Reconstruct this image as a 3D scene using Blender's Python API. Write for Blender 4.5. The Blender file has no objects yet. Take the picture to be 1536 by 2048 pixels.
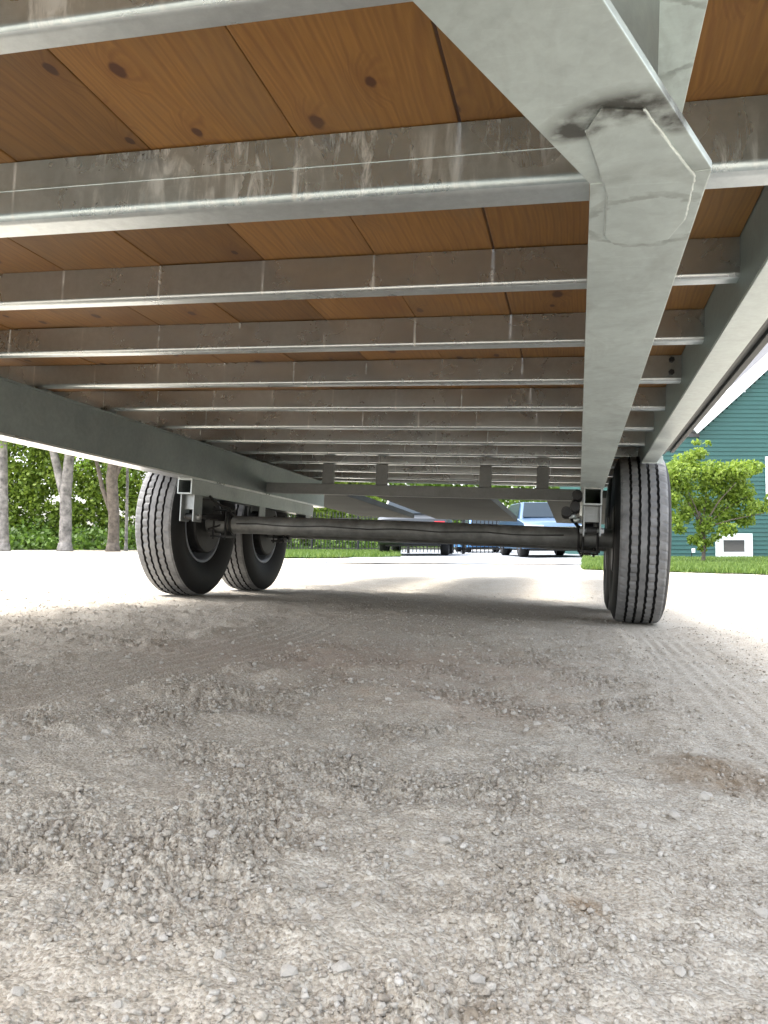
import bpy, bmesh, math, random
import numpy as np
from mathutils import Matrix, Vector
random.seed(7); RNG = np.random.default_rng(7)
C = bpy.context.scene.collection
SC = bpy.context.scene

# ------------------------------------------------------------------ camera, world, sun, exposure
CAM_H = 0.36
F_PX = 1571.48
cam_d = bpy.data.cameras.new('camera'); cam = bpy.data.objects.new('camera', cam_d); C.objects.link(cam)
cam_d.sensor_fit = 'VERTICAL'; cam_d.sensor_height = 36; cam_d.sensor_width = 27
cam_d.lens = F_PX * 36 / 2048
cam_d.clip_start = 0.01; cam_d.clip_end = 2000
YAW = 0.2447; PITCH = math.atan(62 / F_PX)
fw = Vector((-math.sin(YAW) * math.cos(PITCH), math.cos(YAW) * math.cos(PITCH), math.sin(PITCH)))
rt = Vector((math.cos(YAW), math.sin(YAW), 0)); up = rt.cross(fw)
cam.matrix_world = Matrix(((rt.x, up.x, -fw.x, 0), (rt.y, up.y, -fw.y, 0), (rt.z, up.z, -fw.z, CAM_H), (0, 0, 0, 1)))
SC.camera = cam
SUN_EL, SUN_AZ = math.radians(68), math.radians(-105)      # azimuth clockwise from +Y; negative = towards -X
w = bpy.data.worlds.new('World'); SC.world = w; w.use_nodes = True
nt = w.node_tree; bg = nt.nodes['Background']
sky = nt.nodes.new('ShaderNodeTexSky'); sky.sky_type = 'NISHITA'; sky.sun_disc = False
sky.sun_elevation = SUN_EL; sky.sun_rotation = SUN_AZ; sky.dust_density = 4.0; sky.air_density = 1.0; sky.ozone_density = 0.6
bg.inputs[1].default_value = 0.15
hs = nt.nodes.new('ShaderNodeHueSaturation'); hs.inputs['Saturation'].default_value = 0.42   # thin bright overcast
nt.links.new(sky.outputs[0], hs.inputs['Color']); nt.links.new(hs.outputs[0], bg.inputs[0])
sd = bpy.data.lights.new('sun', 'SUN'); sun = bpy.data.objects.new('sun', sd); C.objects.link(sun)
sd.energy = 0.5; sd.angle = math.radians(20); sd.color = (1, 0.98, 0.95)
sv = Vector((math.sin(SUN_AZ) * math.cos(SUN_EL), math.cos(SUN_AZ) * math.cos(SUN_EL), math.sin(SUN_EL)))
sun.rotation_euler = sv.to_track_quat('Z', 'Y').to_euler()
SC.view_settings.view_transform = 'Standard'; SC.view_settings.look = 'None'
SC.view_settings.gamma = 1; SC.view_settings.use_curve_mapping = False
SC.view_settings.exposure = 2.65
SC.render.engine = 'CYCLES'
SC.cycles.use_denoising = True
SC.cycles.max_bounces = 8; SC.cycles.diffuse_bounces = 5; SC.cycles.glossy_bounces = 4

# ------------------------------------------------------------------ numpy noise
_perm = RNG.permutation(256); _perm = np.concatenate([_perm, _perm, _perm])
_grad = RNG.normal(size=(256, 2)); _grad /= np.linalg.norm(_grad, axis=1)[:, None]
def noise2(x, y):
    xi = np.floor(x).astype(int); yi = np.floor(y).astype(int); xf = x - xi; yf = y - yi
    u = xf * xf * xf * (xf * (xf * 6 - 15) + 10); v = yf * yf * yf * (yf * (yf * 6 - 15) + 10)
    def g(ix, iy, fx, fy):
        h = _perm[(_perm[ix & 255] + iy) & 255]; return _grad[h, 0] * fx + _grad[h, 1] * fy
    a = g(xi, yi, xf, yf); b = g(xi + 1, yi, xf - 1, yf); c = g(xi, yi + 1, xf, yf - 1); d = g(xi + 1, yi + 1, xf - 1, yf - 1)
    return 1.4 * ((a + (b - a) * u) * (1 - v) + (c + (d - c) * u) * v)
def fbm(x, y, s, o=4):
    r = 0; a = 1; f = 1 / s
    for k in range(o):
        r = r + a * noise2(x * f + 13.7 * k, y * f - 7.3 * k); a *= 0.5; f *= 2.03
    return r
def sstep(a, b, x):
    t = np.clip((x - a) / (b - a), 0, 1); return t * t * (3 - 2 * t)

# ------------------------------------------------------------------ mesh helpers
def mesh_from(name, verts, faces, smooth=False):
    me = bpy.data.meshes.new(name); me.from_pydata([tuple(v) for v in verts], [], faces); me.update()
    if smooth:
        me.polygons.foreach_set('use_smooth', [True] * len(me.polygons))
    return me
def np_mesh(name, V, F, smooth=False, mat_idx=None):
    """V (n,3), F (m,k) arrays"""
    me = bpy.data.meshes.new(name); V = np.asarray(V, np.float32); F = np.asarray(F, np.int32); k = F.shape[1]
    me.vertices.add(len(V)); me.vertices.foreach_set('co', V.ravel())
    me.loops.add(F.size); me.loops.foreach_set('vertex_index', F.ravel())
    me.polygons.add(len(F)); me.polygons.foreach_set('loop_start', np.arange(0, F.size, k, dtype=np.int32))
    me.polygons.foreach_set('loop_total', np.full(len(F), k, np.int32))
    if smooth: me.polygons.foreach_set('use_smooth', np.ones(len(F), bool))
    if mat_idx is not None: me.polygons.foreach_set('material_index', np.asarray(mat_idx, np.int32))
    me.update(calc_edges=True); me.validate(); return me
def link(name, me, mat=None, parent=None, **props):
    o = bpy.data.objects.new(name, me); C.objects.link(o)
    if mat is not None and len(me.materials) == 0: me.materials.append(mat)
    if parent is not None: o.parent = parent
    for k, v in props.items(): o[k] = v
    return o
def empty(name, loc, label, category, group=None, rot=(0, 0, 0)):
    o = bpy.data.objects.new(name, None); C.objects.link(o); o.location = loc; o.rotation_euler = rot
    o.empty_display_size = 0.2; o['label'] = label; o['category'] = category
    if group: o['group'] = group
    return o

class MB:
    """collects shapes into one mesh"""
    def __init__(s, off=(0, 0, 0)): s.V = []; s.F = []; s.off = Vector(off)
    def add(s, vs, fs):
        n = len(s.V); s.V += [tuple(Vector(v) - s.off) for v in vs]; s.F += [tuple(i + n for i in f) for f in fs]
    def box(s, a, b):
        x0, y0, z0 = a; x1, y1, z1 = b
        s.add([(x0, y0, z0), (x1, y0, z0), (x1, y1, z0), (x0, y1, z0), (x0, y0, z1), (x1, y0, z1), (x1, y1, z1), (x0, y1, z1)],
              [(0, 3, 2, 1), (4, 5, 6, 7), (0, 1, 5, 4), (1, 2, 6, 5), (2, 3, 7, 6), (3, 0, 4, 7)])
    def prism(s, poly, z0, z1):
        n = len(poly); s.add([(x, y, z0) for x, y in poly] + [(x, y, z1) for x, y in poly],
            [tuple(range(n))[::-1], tuple(range(n, 2 * n))] + [(i, (i + 1) % n, n + (i + 1) % n, n + i) for i in range(n)])
    def sweep(s, prof, A, B, axis='X'):
        """closed profile of 2-D points swept from A to B; axis X: prof=(y,z), axis Y: prof=(x,z)"""
        n = len(prof)
        if axis == 'X': vs = [(A, p, q) for p, q in prof] + [(B, p, q) for p, q in prof]
        else: vs = [(p, A, q) for p, q in prof] + [(p, B, q) for p, q in prof]
        s.add(vs, [tuple(range(n))[::-1], tuple(range(n, 2 * n))] + [(i, (i + 1) % n, n + (i + 1) % n, n + i) for i in range(n)])
    def tube(s, pts, r, n=10, cap=True):
        pts = [Vector(p) for p in pts]; rs = r if isinstance(r, (list, tuple)) else [r] * len(pts)
        base = []; prev = None
        for i, p in enumerate(pts):
            d = (pts[min(i + 1, len(pts) - 1)] - pts[max(i - 1, 0)]).normalized()
            if prev is None:
                a = d.orthogonal().normalized()
            else:
                a = (prev - d * prev.dot(d)).normalized()
            prev = a; b = d.cross(a)
            base += [p + (a * math.cos(2 * math.pi * k / n) + b * math.sin(2 * math.pi * k / n)) * rs[i] for k in range(n)]
        fs = [(i * n + k, i * n + (k + 1) % n, (i + 1) * n + (k + 1) % n, (i + 1) * n + k) for i in range(len(pts) - 1) for k in range(n)]
        if cap: fs += [tuple(range(n))[::-1], tuple(range((len(pts) - 1) * n, len(pts) * n))]
        s.add(base, fs)
    def lathe_x(s, prof, cx, cy, cz, n=48, close=False):
        """prof list of (x offset, radius) spun about the X axis"""
        vs = []; m = len(prof)
        for k in range(n):
            t = 2 * math.pi * k / n
            vs += [(cx + x, cy + r * math.cos(t), cz + r * math.sin(t)) for x, r in prof]
        mm = m if close else m - 1
        fs = [(k * m + i, k * m + (i + 1) % m, ((k + 1) % n) * m + (i + 1) % m, ((k + 1) % n) * m + i) for k in range(n) for i in range(mm)]
        s.add(vs, fs)
    def build(s, name, mat, parent=None, smooth=False, bevel=0, auto=None, **props):
        me = mesh_from(name, s.V, s.F, smooth)
        bm = bmesh.new(); bm.from_mesh(me); bmesh.ops.recalc_face_normals(bm, faces=bm.faces)
        if bevel: bmesh.ops.bevel(bm, geom=[e for e in bm.edges if e.calc_face_angle(0) > 0.6], offset=bevel, segments=2, affect='EDGES', profile=0.6)
        if auto:
            for e in bm.edges: e.smooth = e.calc_face_angle(0) < auto
            for f in bm.faces: f.smooth = True
        bm.to_mesh(me); bm.free()
        return link(name, me, mat, parent, **props)

# ------------------------------------------------------------------ materials
def newmat(name):
    m = bpy.data.materials.new(name); m.use_nodes = True; return m, m.node_tree, m.node_tree.nodes['Principled BSDF']
def N(nt, t, **kw):
    n = nt.nodes.new(t)
    for k, v in kw.items():
        if k in n.inputs: n.inputs[k].default_value = v
        else: setattr(n, k, v)
    return n
def L(nt, a, b): nt.links.new(a, b)
def ramp(nt, fac, stops):
    r = nt.nodes.new('ShaderNodeValToRGB'); e = r.color_ramp.elements
    while len(e) < len(stops): e.new(0.5)
    for k, (p, c) in enumerate(stops): e[k].position = p; e[k].color = (*c, 1) if len(c) == 3 else c
    L(nt, fac, r.inputs[0]); return r.outputs[0]
def mix(nt, fac, a, b, mode='MIX'):
    m = nt.nodes.new('ShaderNodeMix'); m.data_type = 'RGBA'; m.blend_type = mode
    for s, v in ((0, fac), (6, a), (7, b)):
        if hasattr(v, 'is_linked') or isinstance(v, bpy.types.NodeSocket): L(nt, v, m.inputs[s])
        else: m.inputs[s].default_value = v if s == 0 else (*v, 1) if len(v) == 3 else v
    return m.outputs[2]
def math_(nt, op, a, b=0.0, clamp=False):
    m = nt.nodes.new('ShaderNodeMath'); m.operation = op; m.use_clamp = clamp
    for i, v in enumerate((a, b)):
        if isinstance(v, bpy.types.NodeSocket): L(nt, v, m.inputs[i])
        else: m.inputs[i].default_value = v
    return m.outputs[0]
def obj_co(nt, scale=(1, 1, 1), rand=0.0):
    tc = nt.nodes.new('ShaderNodeTexCoord'); mp = nt.nodes.new('ShaderNodeMapping'); mp.inputs['Scale'].default_value = scale
    L(nt, tc.outputs['Object'], mp.inputs[0])
    if rand:
        oi = nt.nodes.new('ShaderNodeObjectInfo'); c = nt.nodes.new('ShaderNodeCombineXYZ')
        v = math_(nt, 'MULTIPLY', oi.outputs['Random'], rand)
        for i in range(3): L(nt, v, c.inputs[i])
        L(nt, c.outputs[0], mp.inputs['Location'])
    return mp.outputs[0]
def noise(nt, co, scale, detail=4, rough=0.5, dist=0.0):
    n = N(nt, 'ShaderNodeTexNoise'); n.inputs['Scale'].default_value = scale; n.inputs['Detail'].default_value = detail
    n.inputs['Roughness'].default_value = rough; n.inputs['Distortion'].default_value = dist; L(nt, co, n.inputs['Vector']); return n.outputs['Fac']
def bump(nt, h, strength, dist, bsdf):
    b = N(nt, 'ShaderNodeBump'); b.inputs['Strength'].default_value = strength; b.inputs['Distance'].default_value = dist
    L(nt, h, b.inputs['Height']); L(nt, b.outputs[0], bsdf.inputs['Normal'])

def simple(name, col, rough=0.6, metal=0.0, var=0.15, scale=8, bs=0.0, bd=0.002):
    m, t, b = newmat(name); co = obj_co(t, rand=5.0); n = noise(t, co, scale, 6, 0.6)
    c = ramp(t, n, [(0.3, tuple(x * (1 - var) for x in col)), (0.7, tuple(min(1, x * (1 + var)) for x in col))])
    L(t, c, b.inputs['Base Color']); b.inputs['Roughness'].default_value = rough; b.inputs['Metallic'].default_value = metal
    if bs: bump(t, noise(t, co, scale * 12, 4), bs, bd, b)
    return m

def zinc(name, base=(0.50, 0.52, 0.53), metal=0.8, r0=0.34, r1=0.52, streak=0.0, smudge=0.0, arc=None, runs=0.0, mot=1.0, bs=0.12):
    m, t, b = newmat(name); co = obj_co(t, rand=0.0); co2 = obj_co(t, rand=9.0)
    big = noise(t, co2, 5, 5, 0.6, 0.4); fine = noise(t, co2, 60, 4, 0.7)
    c = ramp(t, big, [(0.25, tuple(x * (1 - .28 * mot) for x in base)), (0.5, base), (0.75, tuple(min(1, x * (1 + .22 * mot)) for x in base))])
    c = mix(t, 0.25, c, ramp(t, fine, [(0.3, tuple(x * 0.7 for x in base)), (0.7, tuple(min(1, x * 1.25) for x in base))]))
    sv_ = N(t, 'ShaderNodeTexVoronoi'); sv_.inputs['Scale'].default_value = 75; L(t, co2, sv_.inputs['Vector'])
    sg = t.nodes.new('ShaderNodeSeparateColor'); L(t, sv_.outputs['Color'], sg.inputs[0])
    c = mix(t, 0.07 * min(1, mot + .3), c, ramp(t, sg.outputs[0], [(0.0, tuple(x * 0.55 for x in base)), (1.0, tuple(min(1, x * 1.4) for x in base))]))
    scr = noise(t, obj_co(t, (3, 40, 40), rand=4.0), 4, 4, 0.7)
    c = mix(t, math_(t, 'MULTIPLY', ramp(t, scr, [(0.6, (0, 0, 0)), (0.7, (1, 1, 1))]), 0.22 * mot), c, tuple(min(1, x * 1.45) for x in base))
    metv = metal
    if streak:    # zinc runs and white rust, vertical on the webs
        cs = obj_co(t, (24, 24, 5), rand=7.0); s1 = noise(t, cs, 1.6, 7, 0.72, 0.8)
        pat = noise(t, co2, 3.2, 3, 0.5)
        msk = math_(t, 'MULTIPLY', ramp(t, s1, [(0.5, (0, 0, 0)), (0.62, (1, 1, 1))]), ramp(t, pat, [(0.42, (0, 0, 0)), (0.56, (1, 1, 1))]))
        msk = math_(t, 'MULTIPLY', msk, streak)
        c = mix(t, msk, c, (0.78, 0.82, 0.82)); metv = math_(t, 'SUBTRACT', metal, math_(t, 'MULTIPLY', msk, 0.6), True)
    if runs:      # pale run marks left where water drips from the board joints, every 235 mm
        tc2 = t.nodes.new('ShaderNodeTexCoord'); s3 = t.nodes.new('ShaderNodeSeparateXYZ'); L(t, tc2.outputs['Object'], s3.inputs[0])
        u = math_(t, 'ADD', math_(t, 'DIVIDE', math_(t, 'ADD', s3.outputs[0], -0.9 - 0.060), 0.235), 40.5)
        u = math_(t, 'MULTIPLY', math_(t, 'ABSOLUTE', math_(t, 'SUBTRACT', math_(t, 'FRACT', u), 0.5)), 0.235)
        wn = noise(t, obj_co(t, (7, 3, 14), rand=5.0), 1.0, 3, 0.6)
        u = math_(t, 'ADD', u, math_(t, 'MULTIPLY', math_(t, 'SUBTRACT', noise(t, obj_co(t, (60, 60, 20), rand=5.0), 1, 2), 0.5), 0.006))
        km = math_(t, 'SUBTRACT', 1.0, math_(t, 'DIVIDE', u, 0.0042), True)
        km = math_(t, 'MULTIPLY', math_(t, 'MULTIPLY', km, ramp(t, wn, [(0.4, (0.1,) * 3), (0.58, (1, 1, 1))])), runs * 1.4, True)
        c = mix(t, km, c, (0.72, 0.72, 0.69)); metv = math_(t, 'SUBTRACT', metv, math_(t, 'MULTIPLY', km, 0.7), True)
    if smudge:
        cs = obj_co(t, (1.6, 0.9, 1), rand=3.0); s2 = noise(t, cs, 7, 6, 0.62, 1.4)
        c = mix(t, math_(t, 'MULTIPLY', ramp(t, s2, [(0.5, (0, 0, 0)), (0.72, (1, 1, 1))]), smudge), c, (0.16, 0.16, 0.15))
    if arc:       # soot left round a weld: part of a ring with ragged edges
        tc = t.nodes.new('ShaderNodeTexCoord'); nz = t.nodes.new('ShaderNodeTexNoise'); nz.inputs['Scale'].default_value = 55; nz.inputs['Detail'].default_value = 5
        L(t, tc.outputs['Object'], nz.inputs['Vector'])
        for (cx, cy, rr, wd, ylim, st) in arc:
            sp = t.nodes.new('ShaderNodeSeparateXYZ'); L(t, tc.outputs['Object'], sp.inputs[0])
            dx = math_(t, 'SUBTRACT', sp.outputs[0], cx); dy = math_(t, 'SUBTRACT', sp.outputs[1], cy)
            d = math_(t, 'SQRT', math_(t, 'ADD', math_(t, 'MULTIPLY', dx, dx), math_(t, 'MULTIPLY', dy, dy)))
            d = math_(t, 'ADD', d, math_(t, 'MULTIPLY', math_(t, 'SUBTRACT', nz.outputs['Fac'], 0.5), 0.028))
            e = math_(t, 'ABSOLUTE', math_(t, 'SUBTRACT', d, rr))
            k = math_(t, 'MULTIPLY', math_(t, 'SUBTRACT', 1.0, math_(t, 'DIVIDE', e, wd), True), 1.6, True)
            side = math_(t, 'DIVIDE', math_(t, 'SUBTRACT', ylim, dy), 0.012, True)
            k = math_(t, 'MULTIPLY', math_(t, 'MULTIPLY', k, side), ramp(t, nz.outputs['Fac'], [(0.3, (0.3,) * 3), (0.6, (1, 1, 1))]))
            c = mix(t, math_(t, 'MULTIPLY', k, st), c, (0.06, 0.062, 0.056))
            metv = math_(t, 'SUBTRACT', metv, math_(t, 'MULTIPLY', k, st * 0.7), True) if not isinstance(metv, float) or True else metv
    L(t, c, b.inputs['Base Color'])
    if isinstance(metv, float): b.inputs['Metallic'].default_value = metv
    else: L(t, metv, b.inputs['Metallic'])
    rr = t.nodes.new('ShaderNodeMapRange'); L(t, big, rr.inputs[0]); rr.inputs[1].default_value = 0.3; rr.inputs[2].default_value = 0.7
    rr.inputs[3].default_value = r0; rr.inputs[4].default_value = r1; L(t, rr.outputs[0], b.inputs['Roughness'])
    bump(t, fine, bs, 0.002, b)
    return m

M_zinc = zinc('galvanised_steel')
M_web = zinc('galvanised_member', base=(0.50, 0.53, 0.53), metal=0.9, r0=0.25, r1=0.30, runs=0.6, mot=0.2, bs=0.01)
M_flg = zinc('galvanised_underside_lit', base=(0.74, 0.80, 0.81), metal=0.9, r0=0.24, r1=0.36, mot=0.6, bs=0.06)  # paler copy of the member zinc, ground reflection put into its colour
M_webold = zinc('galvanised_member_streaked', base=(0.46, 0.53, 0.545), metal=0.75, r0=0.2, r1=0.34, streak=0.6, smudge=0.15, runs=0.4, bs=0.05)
M_dull = zinc('dull_zinc', base=(0.24, 0.25, 0.245), metal=0.35, r0=0.5, r1=0.6)
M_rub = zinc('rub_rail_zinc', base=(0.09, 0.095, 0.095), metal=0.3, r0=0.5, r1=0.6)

def wood_mat():
    m, t, b = newmat('pine_plank')
    co = obj_co(t, (1, 1, 1), rand=17.0); gco = obj_co(t, (1, 0.07, 1), rand=17.0)
    # knots
    v = N(t, 'ShaderNodeTexVoronoi'); v.voronoi_dimensions = '2D'; kc = obj_co(t, (1, 0.55, 0.001), rand=17.0); v.inputs['Scale'].default_value = 8.5; L(t, kc, v.inputs['Vector'])
    wob = noise(t, co, 45, 3, 0.5)
    dk = math_(t, 'ADD', v.outputs['Distance'], math_(t, 'MULTIPLY', math_(t, 'SUBTRACT', wob, 0.5), 0.06))
    ck = t.nodes.new('ShaderNodeSeparateColor'); L(t, v.outputs['Color'], ck.inputs[0])
    has = math_(t, 'GREATER_THAN', ck.outputs[0], 0.42)
    size = math_(t, 'ADD', 0.04, math_(t, 'MULTIPLY', ck.outputs[1], 0.085))
    k = math_(t, 'MULTIPLY', math_(t, 'SUBTRACT', 1.0, math_(t, 'DIVIDE', dk, size), True), has)
    halo = math_(t, 'MULTIPLY', math_(t, 'SUBTRACT', 1.0, math_(t, 'DIVIDE', dk, 0.28), True), has)
    # grain bends round the knots
    sp = t.nodes.new('ShaderNodeSeparateXYZ'); L(t, co, sp.inputs[0])
    warp = noise(t, obj_co(t, (1, 0.18, 1), rand=17.0), 5, 3, 0.5)
    gx = math_(t, 'ADD', math_(t, 'MULTIPLY', sp.outputs[0], 1.0), math_(t, 'MULTIPLY', warp, 0.16))
    gx = math_(t, 'ADD', gx, math_(t, 'MULTIPLY', halo, 0.035))
    cx = t.nodes.new('ShaderNodeCombineXYZ'); L(t, gx, cx.inputs[0])
    w1 = N(t, 'ShaderNodeTexWave'); w1.inputs['Scale'].default_value = 17; w1.inputs['Distortion'].default_value = 5; w1.inputs['Detail Scale'].default_value = 0.6; w1.inputs['Detail'].default_value = 3
    L(t, cx.outputs[0], w1.inputs['Vector'])
    fib = noise(t, gco, 120, 5, 0.65); blot = noise(t, obj_co(t, (1, 0.4, 1), rand=17.0), 6, 4, 0.55)
    c = ramp(t, w1.outputs['Fac'], [(0.0, (0.25, 0.115, 0.027)), (0.55, (0.29, 0.142, 0.034)), (0.8, (0.255, 0.115, 0.027)), (1.0, (0.19, 0.085, 0.024))])
    c = mix(t, 0.4, c, (0.28, 0.137, 0.033))
    c = mix(t, math_(t, 'MULTIPLY', ramp(t, fib, [(0.35, (1, 1, 1)), (0.62, (0, 0, 0))]), 0.42), c, (0.13, 0.057, 0.016))
    c = mix(t, math_(t, 'MULTIPLY', ramp(t, blot, [(0.52, (0, 0, 0)), (0.72, (1, 1, 1))]), 0.5), c, (0.17, 0.068, 0.018))
    c = mix(t, math_(t, 'MULTIPLY', halo, 0.4), c, (0.15, 0.058, 0.014))
    c = mix(t, math_(t, 'MULTIPLY', k, 3.0, True), c, (0.075, 0.026, 0.009))
    stn = noise(t, obj_co(t, (1, 0.5, 1), rand=31.0), 2.6, 5, 0.62, 1.2)
    c = mix(t, math_(t, 'MULTIPLY', ramp(t, stn, [(0.5, (0, 0, 0)), (0.62, (1, 1, 1))]), 0.32), c, (0.15, 0.095, 0.045))
    oi = t.nodes.new('ShaderNodeObjectInfo')
    hv = t.nodes.new('ShaderNodeHueSaturation'); L(t, c, hv.inputs['Color'])
    L(t, math_(t, 'ADD', 0.72, math_(t, 'MULTIPLY', oi.outputs['Random'], 0.5)), hv.inputs['Value'])
    L(t, hv.outputs[0], b.inputs['Base Color']); b.inputs['Roughness'].default_value = 0.62
    bump(t, fib, 0.25, 0.001, b)
    return m
M_wood = wood_mat()

def ground_mat(loose=False):
    m, t, b = newmat('loose_gravel' if loose else 'gravel_dirt'); co = obj_co(t)
    big = noise(t, co, 1.3, 5, 0.6, 0.5); mid = noise(t, co, 9, 6, 0.65); fine = noise(t, co, 140, 5, 0.7)
    v = N(t, 'ShaderNodeTexVoronoi'); v.inputs['Scale'].default_value = 300; L(t, co, v.inputs['Vector'])
    v2 = N(t, 'ShaderNodeTexVoronoi'); v2.inputs['Scale'].default_value = 110; L(t, co, v2.inputs['Vector'])
    c = ramp(t, big, [(0.3, (0.44, 0.37, 0.265)), (0.5, (0.47, 0.425, 0.325)), (0.7, (0.475, 0.45, 0.375))])
    c = mix(t, 0.5, c, ramp(t, mid, [(0.3, (0.33, 0.28, 0.205)), (0.5, (0.43, 0.39, 0.305)), (0.72, (0.49, 0.47, 0.40))]))
    sc = t.nodes.new('ShaderNodeSeparateColor'); L(t, v.outputs['Color'], sc.inputs[0])
    g = ramp(t, sc.outputs[0], [(0.0, (0.25, 0.215, 0.18)), (0.5, (0.43, 0.38, 0.325)), (1.0, (0.60, 0.57, 0.52))])
    c = mix(t, 0.5, c, g)
    grit = noise(t, co, 420, 2, 0.5); c = mix(t, math_(t, 'MULTIPLY', ramp(t, grit, [(0.56, (0, 0, 0)), (0.66, (1, 1, 1))]), 0.55), c, (0.14, 0.125, 0.105)); c = mix(t, math_(t, 'MULTIPLY', ramp(t, grit, [(0.32, (1, 1, 1)), (0.42, (0, 0, 0))]), 0.4), c, (0.66, 0.64, 0.58))
    c = mix(t, math_(t, 'MULTIPLY', ramp(t, fine, [(0.3, (1, 1, 1)), (0.5, (0, 0, 0))]), 0.5), c, (0.20, 0.17, 0.14))
    # damp brown patch, two small heaps of darker fines (place-fixed stains)
    tc = t.nodes.new('ShaderNodeTexCoord')
    for (x, y, r, col, s) in STAINS:
        vm = t.nodes.new('ShaderNodeVectorMath'); vm.operation = 'SUBTRACT'; L(t, tc.outputs['Object'], vm.inputs[0]); vm.inputs[1].default_value = (x, y, 0)
        mp = t.nodes.new('ShaderNodeMapping'); mp.inputs['Scale'].default_value = (1 / r[0], 1 / r[1], 0); L(t, vm.outputs[0], mp.inputs[0])
        ln = t.nodes.new('ShaderNodeVectorMath'); ln.operation = 'LENGTH'; L(t, mp.outputs[0], ln.inputs[0])
        d = math_(t, 'ADD', ln.outputs['Value'], math_(t, 'MULTIPLY', math_(t, 'SUBTRACT', noise(t, co, 30, 5, 0.7), 0.5), 2.2))
        k = math_(t, 'SUBTRACT', 1.0, d, True)
        c = mix(t, math_(t, 'MULTIPLY', k, s, True), c, col)
    if loose:     # each chip a little lighter, darker, greyer or browner than the dirt it lies in
        gi = t.nodes.new('ShaderNodeNewGeometry')
        c = mix(t, 0.5, c, ramp(t, gi.outputs['Random Per Island'], [(0.0, (0.22, 0.185, 0.15)), (0.35, (0.40, 0.355, 0.295)), (0.8, (0.47, 0.445, 0.40)), (1.0, (0.62, 0.60, 0.56))]))
    L(t, c, b.inputs['Base Color']); b.inputs['Roughness'].default_value = 0.95; b.inputs['Specular IOR Level'].default_value = 0.2
    col2 = noise(t, co, 4.5, 4, 0.6, 0.8)
    c = mix(t, math_(t, 'MULTIPLY', ramp(t, col2, [(0.5, (0, 0, 0)), (0.62, (1, 1, 1))]), 0.5), c, (0.47, 0.48, 0.475))
    c = mix(t, math_(t, 'MULTIPLY', ramp(t, col2, [(0.36, (1, 1, 1)), (0.47, (0, 0, 0))]), 0.45), c, (0.45, 0.375, 0.27))
    h = math_(t, 'ADD', math_(t, 'MULTIPLY', v.outputs['Distance'], -0.6), math_(t, 'ADD', math_(t, 'MULTIPLY', fine, 0.7), math_(t, 'MULTIPLY', v2.outputs['Distance'], -0.5)))
    bump(t, h, 0.7, 0.0035, b)
    return m
STAINS = [(0.165, 1.06, (0.11, 0.12), (0.20, 0.145, 0.09), 0.9), (-0.497, 1.12, (0.045, 0.04), (0.22, 0.19, 0.15), 0.9),
          (-0.483, 1.69, (0.06, 0.05), (0.22, 0.18, 0.14), 0.8), (-0.55, 1.9, (0.7, 0.5), (0.34, 0.25, 0.19), 0.5),
          (-0.06, 0.47, (0.02, 0.015), (0.22, 0.18, 0.13), 0.8), (-0.2, 1.4, (0.3, 0.25), (0.36, 0.27, 0.2), 0.4), (0.0, 0.62, (0.02, 0.02), (0.28, 0.2, 0.12), 0.8)]
M_ground = ground_mat(); M_loose = ground_mat(True)
M_stone1 = simple('grey_stone', (0.44, 0.41, 0.36), 0.88, var=0.4, scale=60, bs=0.5, bd=0.001)

def rubber(name, dust=0.5):
    m, t, b = newmat(name); co = obj_co(t, rand=3.0); b.inputs['Specular IOR Level'].default_value = 0.2 + 0.3 * (dust > .5)
    n = noise(t, co, 14, 5, 0.6)
    c = ramp(t, n, [(0.3, (0.012 + 0.085 * dust,) * 3), (0.65, (0.012 + 0.19 * dust, 0.012 + 0.19 * dust, 0.012 + 0.188 * dust))])
    L(t, c, b.inputs['Base Color']); b.inputs['Roughness'].default_value = 0.62; bump(t, noise(t, co, 200, 3), 0.2, 0.001, b); return m
M_tread = rubber('tread_rubber', 1.0)
M_side = rubber('sidewall_rubber', 0.03)
M_rim = simple('grey_wheel_paint', (0.30, 0.32, 0.35), 0.4, 0.5, 0.1)
M_axle = simple('dark_axle_paint', (0.18, 0.186, 0.18), 0.5, 0.3, 0.35, 14, 0.4, 0.002)
M_black = simple('black_iron', (0.03, 0.03, 0.03), 0.55, 0.4, 0.3, 20)
M_cable = simple('black_cable', (0.015, 0.015, 0.015), 0.5)

# ------------------------------------------------------------------ trailer frame of reference
MT = Matrix(((0.9992, -0.003, 0.0400), (0.002, 0.9996, 0.0270), (-0.0400, -0.0270, 0.9988)))
_c0 = Vector((MT[0][0], MT[1][0], MT[2][0])).normalized()
_c1 = Vector((MT[0][1], MT[1][1], MT[2][1])); _c1 = (_c1 - _c0 * _c1.dot(_c0)).normalized(); _c2 = _c0.cross(_c1)
MT = Matrix(((_c0.x, _c1.x, _c2.x), (_c0.y, _c1.y, _c2.y), (_c0.z, _c1.z, _c2.z)))
P0 = Vector((-0.9, 4.3, -0.257))
ZG = -0.257                                   # ground under the tyres, trailer frame
def T2W(p): return MT @ Vector(p) + Vector((0, 0, CAM_H))
trailer = bpy.data.objects.new('flatbed_trailer', None); C.objects.link(trailer)
trailer.matrix_world = Matrix.Translation(T2W(P0)) @ MT.to_4x4()
trailer['label'] = 'galvanised flatbed trailer with pine deck boards, seen from underneath on gravel'; trailer['category'] = 'trailer'

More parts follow.
